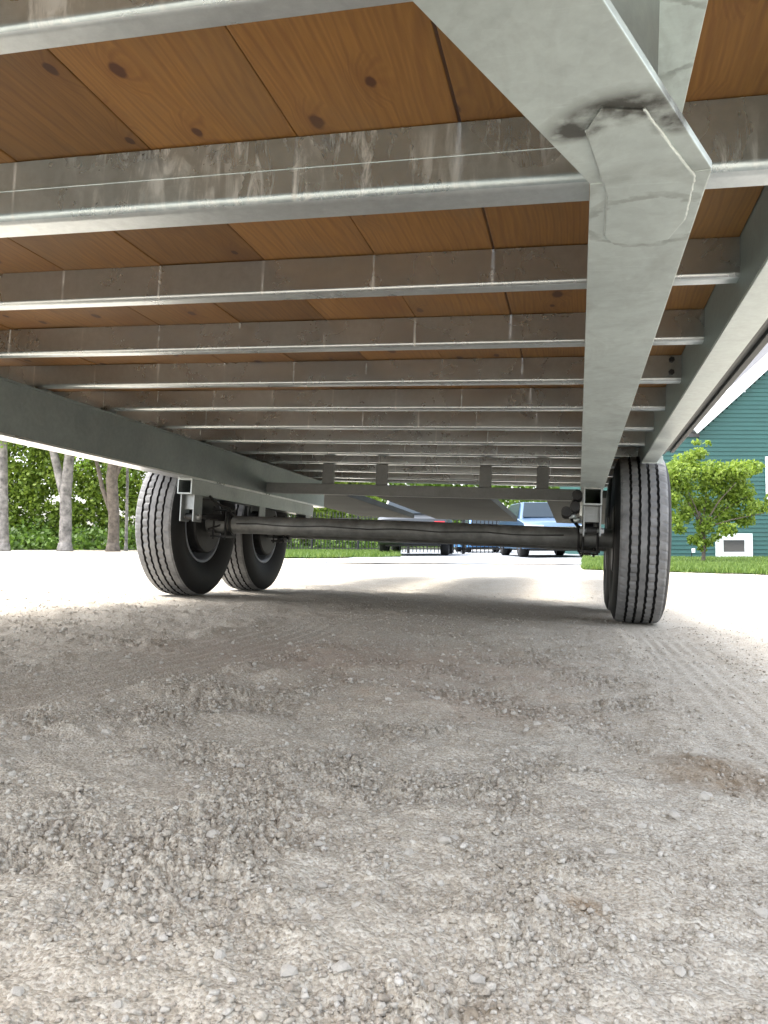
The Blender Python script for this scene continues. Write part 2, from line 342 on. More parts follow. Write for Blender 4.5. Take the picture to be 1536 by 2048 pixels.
# ================================================================== GROUND
nrm = MT @ Vector((0, 0, 1)); pg = T2W((0, 0, ZG))
def plane_z(x, y): return pg.z - (nrm.x * (x - pg.x) + nrm.y * (y - pg.y)) / nrm.z
def base_z(x, y):
    dx = np.maximum(np.abs(x + 0.9) - 2.1, 0); dy = np.maximum(np.maximum(y - 5.2, -0.6 - y), 0)
    d = np.sqrt(dx * dx + dy * dy); k = 1 - sstep(0, 3.5, d)
    return plane_z(x, y) * k
WH = [(0.29, 3.87), (-2.08, 3.87), (0.29, 4.72), (-2.08, 4.72)]
def ground_z(x, y):
    x = np.asarray(x, float); y = np.asarray(y, float)
    z = base_z(x, y); r = np.sqrt(x * x + y * y)
    near = 1 - sstep(5, 14, r)
    h = 0.012 * fbm(x, y, 1.1, 3) + 0.010 * fbm(x + 5, y * 1.3, 0.28, 4) * near + 0.0035 * fbm(x, y, 0.06, 4) * near
    rough = np.clip(fbm(x - 3, y + 2, 0.5, 2) + 0.45, 0, 1)
    h = h + (0.006 * (0.4 - np.abs(fbm(x * 0.8 + 3, y * 1.5, 0.16, 5))) + 0.005 * (0.3 - np.abs(fbm(x + 1, y * 1.4 + 2, 0.07, 2)))) * near
    # clods: sharpened small bumps
    c = np.abs(fbm(x * 1.0, y * 1.0, 0.035, 3)); clump = np.clip(fbm(x + 11, y - 6, 0.22, 3) * 1.6 + 0.15, 0, 1)
    h = h + 0.0065 * c * clump * near
    c2 = np.abs(fbm(x + 9, y - 4, 0.013, 3)); vn = 1 - sstep(1.5, 4.5, r); h = h - (0.0052 * (0.35 - np.minimum(c2, 0.35)) / 0.35 - 0.0030 * fbm(x, y, 0.006, 2)) * vn * (0.12 + 0.88 * clump)
    # smooth wheel tracks along the trailer
    xt = x - 0.04
    tr = np.exp(-((xt - 0.25 - 0.03 * np.sin(y * 1.3)) / 0.11) ** 4) * sstep(0.7, 1.1, y) * (1 - sstep(3.4, 3.8, y))
    ribs = 0.0022 * np.cos((xt - 0.25) * 2 * math.pi / 0.038) * (0.55 + 0.45 * np.sign(np.sin(y * 2 * math.pi / 0.02 + xt * 40)))
    tr2 = np.exp(-((x + 0.95 + 0.06 * np.sin(y * 1.7 + 1)) / 0.15) ** 4) * (1 - sstep(2.3, 2.9, y))
    ribs2 = 0.0032 * np.cos((x + 0.95 + 0.06 * np.sin(y * 1.7 + 1)) * 2 * math.pi / 0.045)
    xb = np.abs(x + 0.95 + 0.06 * np.sin(y * 1.7 + 1)) - 0.20; h = h + 0.014 * np.exp(-(xb / 0.04) ** 2) * (1 - sstep(2.3, 3.0, y)) * np.clip(0.5 + fbm(x, y, 0.2, 2), 0, 1.2)
    xb = np.abs(xt - 0.25) - 0.15; h = h + 0.008 * np.exp(-(xb / 0.03) ** 2) * sstep(0.8, 1.2, y) * (1 - sstep(3.2, 3.7, y)) * np.clip(0.5 + fbm(x + 2, y, 0.2, 2), 0, 1.2)
    h = h * (1 - 0.75 * tr) * (1 - 0.8 * tr2) + tr * (ribs - 0.006) + tr2 * (ribs2 - 0.008)
    for (cx, cy, rr, hh) in [(-0.49, 1.12, 0.05, 0.022), (-0.48, 1.70, 0.07, 0.028), (-0.62, 1.30, 0.10, 0.014), (-0.36, 1.78, 0.06, 0.018), (-0.25, 1.3, 0.05, 0.014), (-0.1, 1.7, 0.07, 0.018), (-0.6, 1.55, 0.05, 0.014), (-0.05, 1.25, 0.04, 0.012), (0.17, 1.10, 0.10, 0.006), (0.02, 0.95, 0.06, 0.01), (-0.35, 1.45, 0.2, 0.016)]:
        h = h + hh * np.exp(-(((x - cx) ** 2 + (y - cy) ** 2) / rr ** 2))
    for (tx, ty) in WH:                                 # flat where the tyres stand
        q = T2W((tx, ty, ZG)); d = np.sqrt(((x - q.x) / 1.0) ** 2 + ((y - q.y) / 1.2) ** 2); k = 1 - sstep(0.14, 0.34, d)
        h = h * (1 - k) - 0.002 * k
    # slight rise towards the grass on the right and woods on the left
    return z + h * (1 - 0.6 * sstep(20, 60, r))
def build_ground():
    a_dense = np.radians(np.linspace(-56, 22, 660))     # azimuth from +Y, clockwise positive
    a_sp = np.radians(np.linspace(22, 304, 60))[1:-1]
    az = np.concatenate([a_dense, a_sp]); n = len(az)
    r1 = 0.22 * (9 / 0.22) ** (np.arange(520) / 519); r2 = 9 * (700 / 9) ** (np.arange(1, 55) / 54)
    r = np.concatenate([[0.1], r1, r2]); R, A = np.meshgrid(r, az, indexing='ij')
    X = R * np.sin(A); Y = R * np.cos(A); Z = ground_z(X, Y)
    V = np.stack([X, Y, Z], -1).reshape(-1, 3); m = len(r)
    i = np.arange(m - 1)[:, None]; k = np.arange(n)[None, :]; k2 = (k + 1) % n
    F = np.stack([i * n + k, i * n + k2, (i + 1) * n + k2, (i + 1) * n + k], -1).reshape(-1, 4)
    F = F[:, ::-1]
    # hub fan as degenerate-free quads: centre triangle fan folded into quads pairs
    V = np.concatenate([V, [[0, 0, float(ground_z(0, 0))]]]); c = len(V) - 1
    me = np_mesh('ground', V, F, True)
    bm = bmesh.new(); bm.from_mesh(me); bm.verts.ensure_lookup_table()
    for q in range(n):
        try: bm.faces.new((bm.verts[c], bm.verts[q], bm.verts[(q + 1) % n])).smooth = True
        except ValueError: pass
    bmesh.ops.recalc_face_normals(bm, faces=bm.faces)
    bm.to_mesh(me); bm.free()
    me.update()
    return link('ground', me, M_ground, kind='structure')
ground = build_ground()
if ground.data.polygons[1000].normal.z < 0: ground.data.flip_normals()

# stones: 20-sided lumps
ph = (1 + 5 ** 0.5) / 2
ICO_V = np.array([(-1, ph, 0), (1, ph, 0), (-1, -ph, 0), (1, -ph, 0), (0, -1, ph), (0, 1, ph), (0, -1, -ph), (0, 1, -ph), (ph, 0, -1), (ph, 0, 1), (-ph, 0, -1), (-ph, 0, 1)]) / math.hypot(1, ph)
ICO_F = np.array([(0, 11, 5), (0, 5, 1), (0, 1, 7), (0, 7, 10), (0, 10, 11), (1, 5, 9), (5, 11, 4), (11, 10, 2), (10, 7, 6), (7, 1, 8), (3, 9, 4), (3, 4, 2), (3, 2, 6), (3, 6, 8), (3, 8, 9), (4, 9, 5), (2, 4, 11), (6, 2, 10), (8, 6, 7), (9, 8, 1)])
def scatter_pos(n, rmin, rmax, p=1.0, a0=-47, a1=16):
    u = RNG.random(n); r = (rmin ** p + u * (rmax ** p - rmin ** p)) ** (1 / p) if p else rmin * (rmax / rmin) ** u
    a = np.radians(a0 + (a1 - a0) * RNG.random(n)); return r * np.sin(a), r * np.cos(a), r
def stone_cloud(n, rmin, rmax, smin, smax, p, name):
    x, y, r = scatter_pos(int(n * 2.2), rmin, rmax, p)
    keep = (fbm(x + 11, y - 6, 0.22, 3) + 0.8 * fbm(x, y, 0.07, 2) + 0.45 * RNG.normal(size=len(x))) > -0.02
    tr = (np.abs(x - 0.29) < 0.1) & (y > 1.0) & (y < 3.8); tr |= (np.abs(x + 0.95) < 0.14) & (y < 2.4)
    keep &= ~(tr & (RNG.random(len(x)) < 0.75)); x, y, r = x[keep][:n], y[keep][:n], r[keep][:n]; n = len(x)
    s = smin * (smax / smin) ** (RNG.random(n) ** 2.3)
    sc = s[:, None] * RNG.uniform(0.6, 1.15, (n, 3)); sc[:, 2] *= 0.75
    V = ICO_V[None] * (1 + RNG.uniform(-0.42, 0.3, (n, 12, 1))) * sc[:, None, :]
    a = RNG.random(n) * 6.283; ca, sa = np.cos(a)[:, None], np.sin(a)[:, None]
    X = V[..., 0] * ca - V[..., 1] * sa + x[:, None]; Y = V[..., 0] * sa + V[..., 1] * ca + y[:, None]
    Z = V[..., 2] + (ground_z(x, y) + s * 0.25)[:, None]
    F = (ICO_F[None] + (np.arange(n) * 12)[:, None, None]).reshape(-1, 3)
    me = np_mesh(name, np.stack([X, Y, Z], -1).reshape(-1, 3), F)
    return link(name, me, M_loose, ground, kind='stuff')
g1 = stone_cloud(56000, 0.36, 3.6, 0.0006, 0.0042, 0.75, 'gravel')
g2 = stone_cloud(6500, 1.2, 6.5, 0.0025, 0.0065, 0.8, 'coarse_gravel')
def one_stone(seed, flat=0.6):
    rg = np.random.default_rng(seed); V = ICO_V * (1 + rg.uniform(-0.25, 0.2, (12, 1))) * np.array([1, rg.uniform(0.6, 0.95), flat * rg.uniform(0.8, 1.1)])
    bm = bmesh.new(); vs = [bm.verts.new(v) for v in V]
    for f in ICO_F: bm.faces.new([vs[i] for i in f])
    bmesh.ops.subdivide_edges(bm, edges=list(bm.edges), cuts=1, use_grid_fill=True)
    for v in bm.verts: v.co *= 1 + rg.uniform(-0.07, 0.07)
    me = bpy.data.meshes.new('stone'); bm.to_mesh(me); bm.free(); me.materials.append(M_stone1); return me
SM = [one_stone(k) for k in range(9)]
def put_stone(x, y, s, k, rz, sink=0.25):
    o = bpy.data.objects.new('stone', SM[k]); C.objects.link(o); o.parent = ground
    o.scale = (s, s, s); o.rotation_euler = (random.uniform(-.3, .3), random.uniform(-.3, .3), rz); o.location = (x, y, float(ground_z(x, y)) + s * sink)
    return o
for (x, y, s) in [(0.145, 1.12, 0.0125), (-0.066, 0.505, 0.0085), (-0.147, 0.478, 0.0085), (-0.177, 0.465, 0.0075), (0.023, 0.725, 0.0085), (0.131, 0.66, 0.0085), (-0.03, 0.61, 0.0085),
                  (-0.61, 0.93, 0.010), (0.09, 0.86, 0.010), (-0.20, 0.60, 0.006), (0.0, 0.47, 0.007), (0.06, 0.55, 0.007), (-0.12, 0.70, 0.008), (0.13, 0.93, 0.011), (-0.1, 0.95, 0.009)]:
    put_stone(x, y, s * 0.85, random.randrange(9), random.random() * 6)
xs, ys, rs_ = scatter_pos(270, 0.42, 2.6, 0.9)
for k in range(len(xs)):
    put_stone(xs[k], ys[k], 0.0030 + 0.004 * random.random() ** 2.5 + 0.0016 * rs_[k], k % 9, random.random() * 6, 0.05)

# ================================================================== TRAILER (all in the trailer frame, camera point as origin)
TB = lambda: MB(P0)
S = 0.406; Y3 = 1.4695; ZB = 0.5208; ZT = 0.5959
XL, XR = -2.054, 0.262          # where the members end, left and right
Y_FRONT, Y_REAR = 0.10, 5.40
# --- planks
edges = [0.262] + [0.060 - 0.235 * k for k in range(0, 9)] + [-2.054]
rgp = random.Random(3)
for i in range(len(edges) - 1):
    x1, x0 = edges[i], edges[i + 1]
    gap = 0.0009 if abs(x1 + 0.175) > 0.01 else 0.0018
    gl = 0.0009 if abs(x0 + 0.175) > 0.01 else 0.0018
    zt = ZT + rgp.uniform(-0.0015, 0.0015)
    b = TB(); b.box((x0 + gl, Y_FRONT, zt), (x1 - gap, Y_REAR, zt + 0.038))
    b.build('plank', M_wood, trailer, bevel=0.002)
# --- cross members (channel: web to the front, lower flange to the rear, round bend)
def channel_prof(y, zb, zt, fl, th=0.005, rb=0.009):
    """closed (y,z) outline"""
    o = [(y, zb + rb + 0.0015)]
    for k in range(6):
        a = math.pi + (math.pi / 2) * k / 5; o.append((y + rb + rb * math.cos(a), zb + rb + rb * math.sin(a)))
    o += [(y + rb + 0.0015, zb), (y + fl - 0.001, zb), (y + fl, zb + 0.001), (y + fl, zb + th)]
    ri = rb - th
    for k in range(4):
        a = 1.5 * math.pi - (math.pi / 2) * k / 3; o.append((y + rb + ri * math.cos(a), zb + rb + ri * math.sin(a)))
    o += [(y + th, zt - th), (y + fl, zt - th), (y + fl, zt - 0.0005), (y, zt - 0.0005)]
    return o
def lit_underside(o):
    o.data.materials.append(M_flg); o.data.polygons.foreach_set('material_index', [1 if p.normal.z < -0.75 else 0 for p in o.data.polygons]); return o  # downward faces get the paler zinc with painted-in ground light
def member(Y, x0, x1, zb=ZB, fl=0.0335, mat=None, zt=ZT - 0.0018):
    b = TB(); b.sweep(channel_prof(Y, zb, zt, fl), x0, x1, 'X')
    return lit_underside(b.build('cross_member', mat or M_web, trailer, auto=0.6))
Y2 = Y3 - S - 0.037
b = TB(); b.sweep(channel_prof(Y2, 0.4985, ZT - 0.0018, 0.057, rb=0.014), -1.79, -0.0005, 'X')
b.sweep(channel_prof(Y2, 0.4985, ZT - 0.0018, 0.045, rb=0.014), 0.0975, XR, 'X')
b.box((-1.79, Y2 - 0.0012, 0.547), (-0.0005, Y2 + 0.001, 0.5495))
lit_underside(b.build('cross_member', M_webold, trailer, auto=0.6))
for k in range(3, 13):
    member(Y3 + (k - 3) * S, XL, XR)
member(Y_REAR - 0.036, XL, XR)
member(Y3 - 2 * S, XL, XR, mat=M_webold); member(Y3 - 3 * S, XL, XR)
# --- main beams: I section, box-like bottom flange 97 mm wide
HB, WB, ZTB = 0.329, 0.097, 0.5128
LB = 1.7916
def ibeam_prof(xc, zb, zt, wd, tf=0.008, tw=0.006):
    h = wd / 2
    return [(xc - h, zb), (xc + h, zb), (xc + h, zb + tf), (xc + tw, zb + tf), (xc + tw, zt - tf), (xc + h, zt - tf), (xc + h, zt), (xc - h, zt), (xc - h, zt - tf), (xc - tw, zt - tf), (xc - tw, zb + tf), (xc - h, zb + tf)]
soot = [(0.027 - P0.x, 0.612 - P0.y, 0.047, 0.025, 0.004, 1.0), (0.05 - P0.x, 0.72 - P0.y, 0.06, 0.02, -0.005, 0.30), (0.055 - P0.x, 0.765 - P0.y, 0.058, 0.006, 0.9, 0.45)]
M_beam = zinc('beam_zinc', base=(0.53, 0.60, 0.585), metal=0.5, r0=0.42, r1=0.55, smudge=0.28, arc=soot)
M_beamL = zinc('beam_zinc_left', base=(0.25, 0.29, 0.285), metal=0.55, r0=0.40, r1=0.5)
def box_beam(b, x0, x1, ya0, ya1, yend, zb, zt):
    """rectangular box section with mitred front: y at x0 and at x1 differ"""
    b.add([(x0, ya0, zb), (x1, ya1, zb), (x1, yend, zb), (x0, yend, zb), (x0, ya0, zt), (x1, ya1, zt), (x1, yend, zt), (x0, yend, zt)],
          [(0, 3, 2, 1), (4, 5, 6, 7), (0, 1, 5, 4), (1, 2, 6, 5), (2, 3, 7, 6), (3, 0, 4, 7)])
def flange(pts, z0, z1, name, mat, bev=0.0012):
    b = TB(); b.prism(pts, z0, z1); return b.build(name, mat, trailer, bevel=bev)
TF = 0.008; TD = (-0.394, -0.919); TLEN = 2.1
def beam_set(mir):
    f = (lambda P: [(-LB - x, y) for x, y in P]) if mir else (lambda P: P)
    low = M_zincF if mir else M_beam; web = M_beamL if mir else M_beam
    # long beam: lower flange, web, upper flange; mitred at the front where the tongue joins
    b = TB(); b.prism(f([(0.0, 0.684), (WB, 0.672), (WB, Y_REAR), (0.0, Y_REAR)]), HB, HB + TF)
    main = b.build('main_beam', low, trailer, bevel=0.0012)
    xc = WB / 2
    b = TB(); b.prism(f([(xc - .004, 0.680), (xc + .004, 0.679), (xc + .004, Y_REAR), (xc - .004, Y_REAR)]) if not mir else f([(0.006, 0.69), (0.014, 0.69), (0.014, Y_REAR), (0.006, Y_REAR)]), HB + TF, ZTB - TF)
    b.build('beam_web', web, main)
    b = TB(); b.prism(f([(0.0, 0.684), (WB, 0.672), (WB, Y_REAR), (0.0, Y_REAR)]), ZTB - TF, ZTB); b.build('upper_flange', web, main, bevel=0.001)
    dx, dy = TD[0] * TLEN, TD[1] * TLEN
    q = [(0.0, 0.6838), (WB, 0.6718), (WB + dx, 0.6718 + dy), (dx, 0.6838 + dy)]
    b = TB(); b.prism(f(q), HB + 0.0006, HB + TF - .0004); tg = b.build('tongue_beam', M_beam, trailer, bevel=0.0012)
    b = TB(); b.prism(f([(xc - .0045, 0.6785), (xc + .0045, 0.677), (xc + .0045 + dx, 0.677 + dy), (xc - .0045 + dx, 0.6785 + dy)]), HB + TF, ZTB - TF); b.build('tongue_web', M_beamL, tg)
    b = TB(); b.prism(f(q), ZTB - TF + .0005, ZTB - .0006); b.build('upper_flange', M_beam, tg, bevel=0.001)
M_zincF = zinc('flange_zinc_lit', base=(0.72, 0.74, 0.74), metal=0.9, r0=0.25, r1=0.4)  # left lower flange: reflected sunlit ground painted in as brighter zinc
beam_set(False); beam_set(True)
# weld plate over the mitre and its bead
fish = [(-0.004, 0.595), (0.006, 0.566), (0.036, 0.573), (0.0845, 0.680), (0.0870, 0.765), (0.077, 0.808), (0.026, 0.815), (0.016, 0.792), (0.0155, 0.702)]
b = TB(); b.prism(fish, HB - 0.0020, HB - 0.0001); b.build('weld_plate', M_beam, trailer, bevel=0.0006)
M_bead = zinc('weld_bead', base=(0.50, 0.55, 0.54), metal=0.6, r0=0.3, r1=0.45)
def bead(pts, r, name='weld_bead'):
    P = []
    for a, c in zip(pts[:-1], pts[1:]):
        n = max(2, int((Vector(c) - Vector(a)).length / 0.004))
        P += [Vector(a).lerp(Vector(c), k / n) + Vector((random.uniform(-1, 1), random.uniform(-1, 1), random.uniform(-1, 1))) * r * 0.3 for k in range(n)]
    P.append(Vector(pts[-1])); b = TB(); b.tube(P, [r * random.uniform(0.8, 1.2) for _ in P], 8)
    return b.build(name, M_bead, trailer, smooth=True)
zz = HB - 0.0002
bead([(0.036, 0.573, zz), (0.0600, 0.627, zz), (0.0845, 0.680, zz), (0.0870, 0.765, zz)], 0.0013)
bead([(-0.004, 0.595, zz), (0.0155, 0.702, zz), (0.016, 0.792, zz)], 0.0013)
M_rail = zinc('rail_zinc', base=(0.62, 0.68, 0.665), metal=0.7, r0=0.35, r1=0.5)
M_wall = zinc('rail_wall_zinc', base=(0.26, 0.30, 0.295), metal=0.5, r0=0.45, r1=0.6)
# --- side rails
def side_rail(mir):
    f = (lambda x: x) if not mir else (lambda x: -LB - x - WB + WB)
    cx = -0.896
    def bx(b, a, c):
        if mir: a, c = (2 * cx - c[0], a[1], a[2]), (2 * cx - a[0], c[1], c[2])
        b.box(a, c)
    Ye = 3.62 if not mir else Y_REAR
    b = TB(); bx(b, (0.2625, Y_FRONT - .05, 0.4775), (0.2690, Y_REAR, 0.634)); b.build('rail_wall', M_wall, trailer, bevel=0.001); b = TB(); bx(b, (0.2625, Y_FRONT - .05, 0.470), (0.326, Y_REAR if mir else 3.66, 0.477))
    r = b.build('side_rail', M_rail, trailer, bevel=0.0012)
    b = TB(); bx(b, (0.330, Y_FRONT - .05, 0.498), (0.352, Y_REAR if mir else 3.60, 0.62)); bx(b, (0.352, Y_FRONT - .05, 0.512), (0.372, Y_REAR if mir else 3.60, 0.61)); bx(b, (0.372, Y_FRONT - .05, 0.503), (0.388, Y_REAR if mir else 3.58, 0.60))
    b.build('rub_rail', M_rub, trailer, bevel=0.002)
    for k in range(3):
        b = TB(); bx(b, (0.3265, 0.8 + k * 0.95, 0.478), (0.3295, 0.86 + k * 0.95, 0.61)); b.build('rail_spacer', M_rub, trailer)
side_rail(False); side_rail(True)
b = TB(); b.box((0.262, 3.662, 0.466), (0.352, 3.668, 0.50)); b.build('rail_end_cap', M_bead, trailer, bevel=0.001)
# bolt heads on a member by the right rail
for z in (0.545, 0.58):
    b = TB(); n = 6; b.tube([(0.235, Y3 + 2 * S - 0.011, z), (0.235, Y3 + 2 * S, z)], 0.008, 6); b.build('bolt_head', M_black, trailer)
# --- torsion tube between the beams and its posts
YT = 4.30
b = TB(); b.box((-LB + 0.0005, YT, 0.342), (-0.0005, YT + 0.06, 0.402)); b.build('cross_tube', M_dull, trailer, bevel=0.004)
for x in (-1.42, -1.10, -0.51, -0.20):
    b = TB(); b.box((x - 0.032, YT + 0.010, 0.4025), (x + 0.032, YT + 0.045, 0.5200)); b.build('post', M_dull, trailer, bevel=0.002)
# --- suspension tubes under both beams, hangers, springs
M_tube = zinc('tube_zinc', base=(0.34, 0.37, 0.365), metal=0.6)
def hollow_tube(xc, y0, y1, z0, z1, w, th=0.006):
    b = TB(); b.box((xc - w / 2, y0, z0), (xc + w / 2, y1, z0 + th)); b.box((xc - w / 2, y0, z1 - th), (xc + w / 2, y1, z1))
    b.box((xc - w / 2, y0, z0 + th), (xc - w / 2 + th, y1, z1 - th)); b.box((xc + w / 2 - th, y0, z0 + th), (xc + w / 2, y1, z1 - th))
    return b.build('suspension_tube', M_tube, trailer)
M_hang = zinc('hanger_zinc', base=(0.27, 0.285, 0.285), metal=0.6)
def leaf_pack(xc, ya, yb, z_eye, z_mid):
    b = TB(); ym = (ya + yb) / 2; hl = (yb - ya) / 2
    for j, frac in enumerate((1.0, 0.86, 0.68, 0.5, 0.3)):
        n = 14; pts = []
        for i in range(n + 1):
            u = -1 + 2 * i / n; y = ym + u * hl * frac; z = z_mid + (z_eye - z_mid) * (u * frac) ** 2 - j * 0.0072
            pts.append((y, z))
        prof = pts + [(y, z - 0.0066) for y, z in reversed(pts)]; b.sweep(prof, xc - 0.022, xc + 0.022, 'X')
    for y in (ya, yb): b.tube([(xc - 0.022, y, z_eye), (xc + 0.022, y, z_eye)], 0.017, 14)
    return b.build('leaf_spring', M_black, trailer, auto=0.7)
def hanger(xc, y, zt, zb, w=0.075, ln=0.085):
    b = TB()
    for s in (-1, 1):
        xa = xc + s * w / 2; b.box((min(xa, xa - s * 0.007), y, zb), (max(xa, xa - s * 0.007), y + ln, zt))
    b.box((xc - w / 2 + .007, y + 0.03, zb + 0.06), (xc + w / 2 - .007, y + 0.036, zt))
    o = b.build('spring_hanger', M_hang, trailer, bevel=0.0015)
    c = TB(); c.tube([(xc - w / 2 - 0.014, y + 0.04, zb + 0.025), (xc + w / 2 + 0.014, y + 0.04, zb + 0.025)], 0.009, 8)
    for s in (-1, 1):
        xa = xc + s * w / 2; c.tube([(xa + s * 0.0, y + 0.04, zb + 0.025), (xa + s * 0.011, y + 0.04, zb + 0.025)], 0.015, 6)
    c.build('hanger_bolt', M_zinc, o)
for xc in (0.0525, -1.8445):
    s = 1 if xc > 0 else -1
    hollow_tube(xc, 3.42, 5.2, 0.2555, 0.3285, 0.076)
    hanger(xc, 3.455, 0.2553, 0.125); hanger(xc, 4.255, 0.2553, 0.14, ln=0.09); hanger(xc, 5.06, 0.2553, 0.125)
    leaf_pack(xc, 3.495, 4.215, 0.150, 0.182); leaf_pack(xc, 4.375, 5.10, 0.150, 0.182)
    b = TB(); b.prism([(4.19, 0.13), (4.295, 0.20), (4.40, 0.13), (4.40, 0.17), (4.295, 0.235), (4.19, 0.17)], -0.02, 0.02)
    b.V = [(xc - P0.x + (v[2] + P0.z), v[0] + P0.x - P0.y, v[1] + P0.y - P0.z) for v in b.V]
    b.build('equalizer', M_black, trailer, bevel=0.002)
    for ya in (3.87, 4.72):
        b = TB()
        b.box((xc - 0.04, ya - 0.06, 0.2030), (xc + 0.04, ya + 0.06, 0.2110)); b.box((xc - 0.045, ya - 0.06, 0.060), (xc + 0.045, ya + 0.06, 0.070))
        for sx in (-1, 1):
            for sy in (-1, 1): b.tube([(xc + sx * 0.033, ya + sy * 0.05, 0.05), (xc + sx * 0.033, ya + sy * 0.05, 0.225)], 0.0055, 8)
        b.build('u_bolt', M_black, trailer, auto=0.7)
# --- axles and wheels
for ya in (3.87, 4.72):
    b = TB(); zc = 0.131; xs_ = [-1.97, -1.80, -1.66, -0.896, -0.12, 0.0, 0.18]
    b.tube([(-1.985, ya, zc), (-1.90, ya, zc), (-1.80, ya, zc), (-0.896, ya, zc + 0.006), (0.0, ya, zc), (0.10, ya, zc), (0.19, ya, zc)], 0.0465, 24)
    ax = b.build('axle', M_axle, trailer, auto=0.7)
    for s, x in ((-1, -1.79), (1, 0.0)):
        b = TB(); b.tube([(x - 0.006, ya, zc), (x + 0.006, ya, zc)], 0.058, 20); b.build('axle_collar', M_black, ax, auto=0.7)
# brake line tied along the front axle
pts = [(-1.75 + 0.12 * k, 3.87 - 0.046, 0.134 + 0.004 * math.sin(k * 1.9)) for k in range(15)]
b = TB(); b.tube(pts, 0.0035, 6); b.build('brake_line', M_cable, trailer, smooth=True)
def tyre_prof():
    """half-width .118, outer radius .39, five ribs and four grooves"""
    R = 0.39; o = []
    o += [(-0.080, 0.205), (-0.094, 0.222), (-0.110, 0.262), (-0.1175, 0.300), (-0.1135, 0.340), (-0.104, 0.366), (-0.0975, 0.377)]
    def crown(x): return R - 0.006 * (x / 0.09) ** 2
    g = [-0.056, -0.0185, 0.0185, 0.056]; xs = -0.0925
    o.append((xs, crown(xs) - 0.003)); o.append((xs + 0.003, crown(xs)))
    for c in g:
        o += [(c - 0.0058, crown(c)), (c - 0.0048, crown(c) - 0.0105), (c + 0.0048, crown(c) - 0.0105), (c + 0.0058, crown(c))]
    o += [(-x, r) for x, r in reversed(o[:9])]
    return o
NSEG = 240
def build_tyre():
    prof = tyre_prof(); b = MB(); m = len(prof); vs = []
    for k in range(NSEG):
        t = 2 * math.pi * k / NSEG; zig = (0.0010 if (k // 2) % 2 else -0.0010)
        for i, (x, r) in enumerate(prof):
            xx = x + (zig if 9 <= i < m - 9 and abs(x) < 0.062 else 0)
            rr = r - (0.0045 if (k % 4 == 0 and (9 <= i < m - 9) and 0.0236 < abs(x) < 0.052) else 0) - (0.003 if (k % 4 == 2 and (i in (7, 8) or i in (m - 8, m - 9))) else 0)
            # contact patch flattened a little
            z = rr * math.sin(t); z = max(z, -0.3895 + 0.0) if z < -0.3895 else z
            vs.append((xx, rr * math.cos(t), z))
    fs = [(k * m + i, k * m + i + 1, ((k + 1) % NSEG) * m + i + 1, ((k + 1) % NSEG) * m + i) for k in range(NSEG) for i in range(m - 1)]
    me = mesh_from('tyre', vs, fs)
    bm = bmesh.new(); bm.from_mesh(me); bmesh.ops.recalc_face_normals(bm, faces=bm.faces); bm.to_mesh(me); bm.free()
    me.materials.append(M_tread); me.materials.append(M_side)
    mi = [1 if (i < 6 or i >= m - 7 or (9 <= i < 25 and (i - 9) % 4 in (0, 1, 2))) else 0 for k in range(NSEG) for i in range(m - 1)]
    me.polygons.foreach_set('material_index', mi)
    me.polygons.foreach_set('use_smooth', [(q % (m - 1)) < 6 or (q % (m - 1)) >= m - 7 for q in range(len(mi))])
    return me
tyre_me = build_tyre()
def build_rim():
    b = MB(); b.lathe_x([(-0.088, 0.212), (-0.088, 0.200), (-0.06, 0.190), (-0.02, 0.178), (0.02, 0.165), (0.035, 0.12), (0.045, 0.075), (0.045, 0.0), (0.053, 0.0), (0.053, 0.078), (0.043, 0.125), (0.028, 0.172), (0.05, 0.19), (0.088, 0.200), (0.088, 0.212), (0.07, 0.206), (0.0, 0.188), (-0.07, 0.206)], 0, 0, 0, 40, True)
    me = mesh_from('wheel', b.V, b.F, True); me.materials.append(M_rim); return me
rim_me = build_rim()
b = MB(); b.lathe_x([(-0.115, 0.0), (-0.115, 0.150), (-0.108, 0.158), (-0.06, 0.158), (-0.055, 0.150), (0.030, 0.148), (0.035, 0.0)], 0, 0, 0, 32)
drum_me = mesh_from('brake_drum', b.V, b.F, False); drum_me.materials.append(M_black)
b = MB(); b.lathe_x([(0.053, 0.0), (0.053, 0.05), (0.11, 0.045), (0.12, 0.03), (0.122, 0.0)], 0, 0, 0, 20)
hub_me = mesh_from('hub', b.V, b.F, True); hub_me.materials.append(M_rim)
WHEELS = [(0.268, 3.87, 1), (-2.045, 3.87, -1), (0.268, 4.72, 1), (-2.045, 4.72, -1)]
for (x, y, s) in WHEELS:
    wl = link('wheel', rim_me, None, trailer); wl.location = Vector((x, y, ZG + 0.3885)) - P0
    wl.rotation_euler = (random.random() * 6, 0, 0)
    if s < 0: wl.rotation_euler = (random.random(), 0, math.pi)
    ty = link('tyre', tyre_me, None, wl)
    # keep the flattened patch on the ground
    ty.matrix_parent_inverse = Matrix.Identity(4); ty.rotation_euler = (-wl.rotation_euler.x if s > 0 else -wl.rotation_euler.x, 0, 0)
    link('brake_drum', drum_me, None, wl); link('hub', hub_me, None, wl)
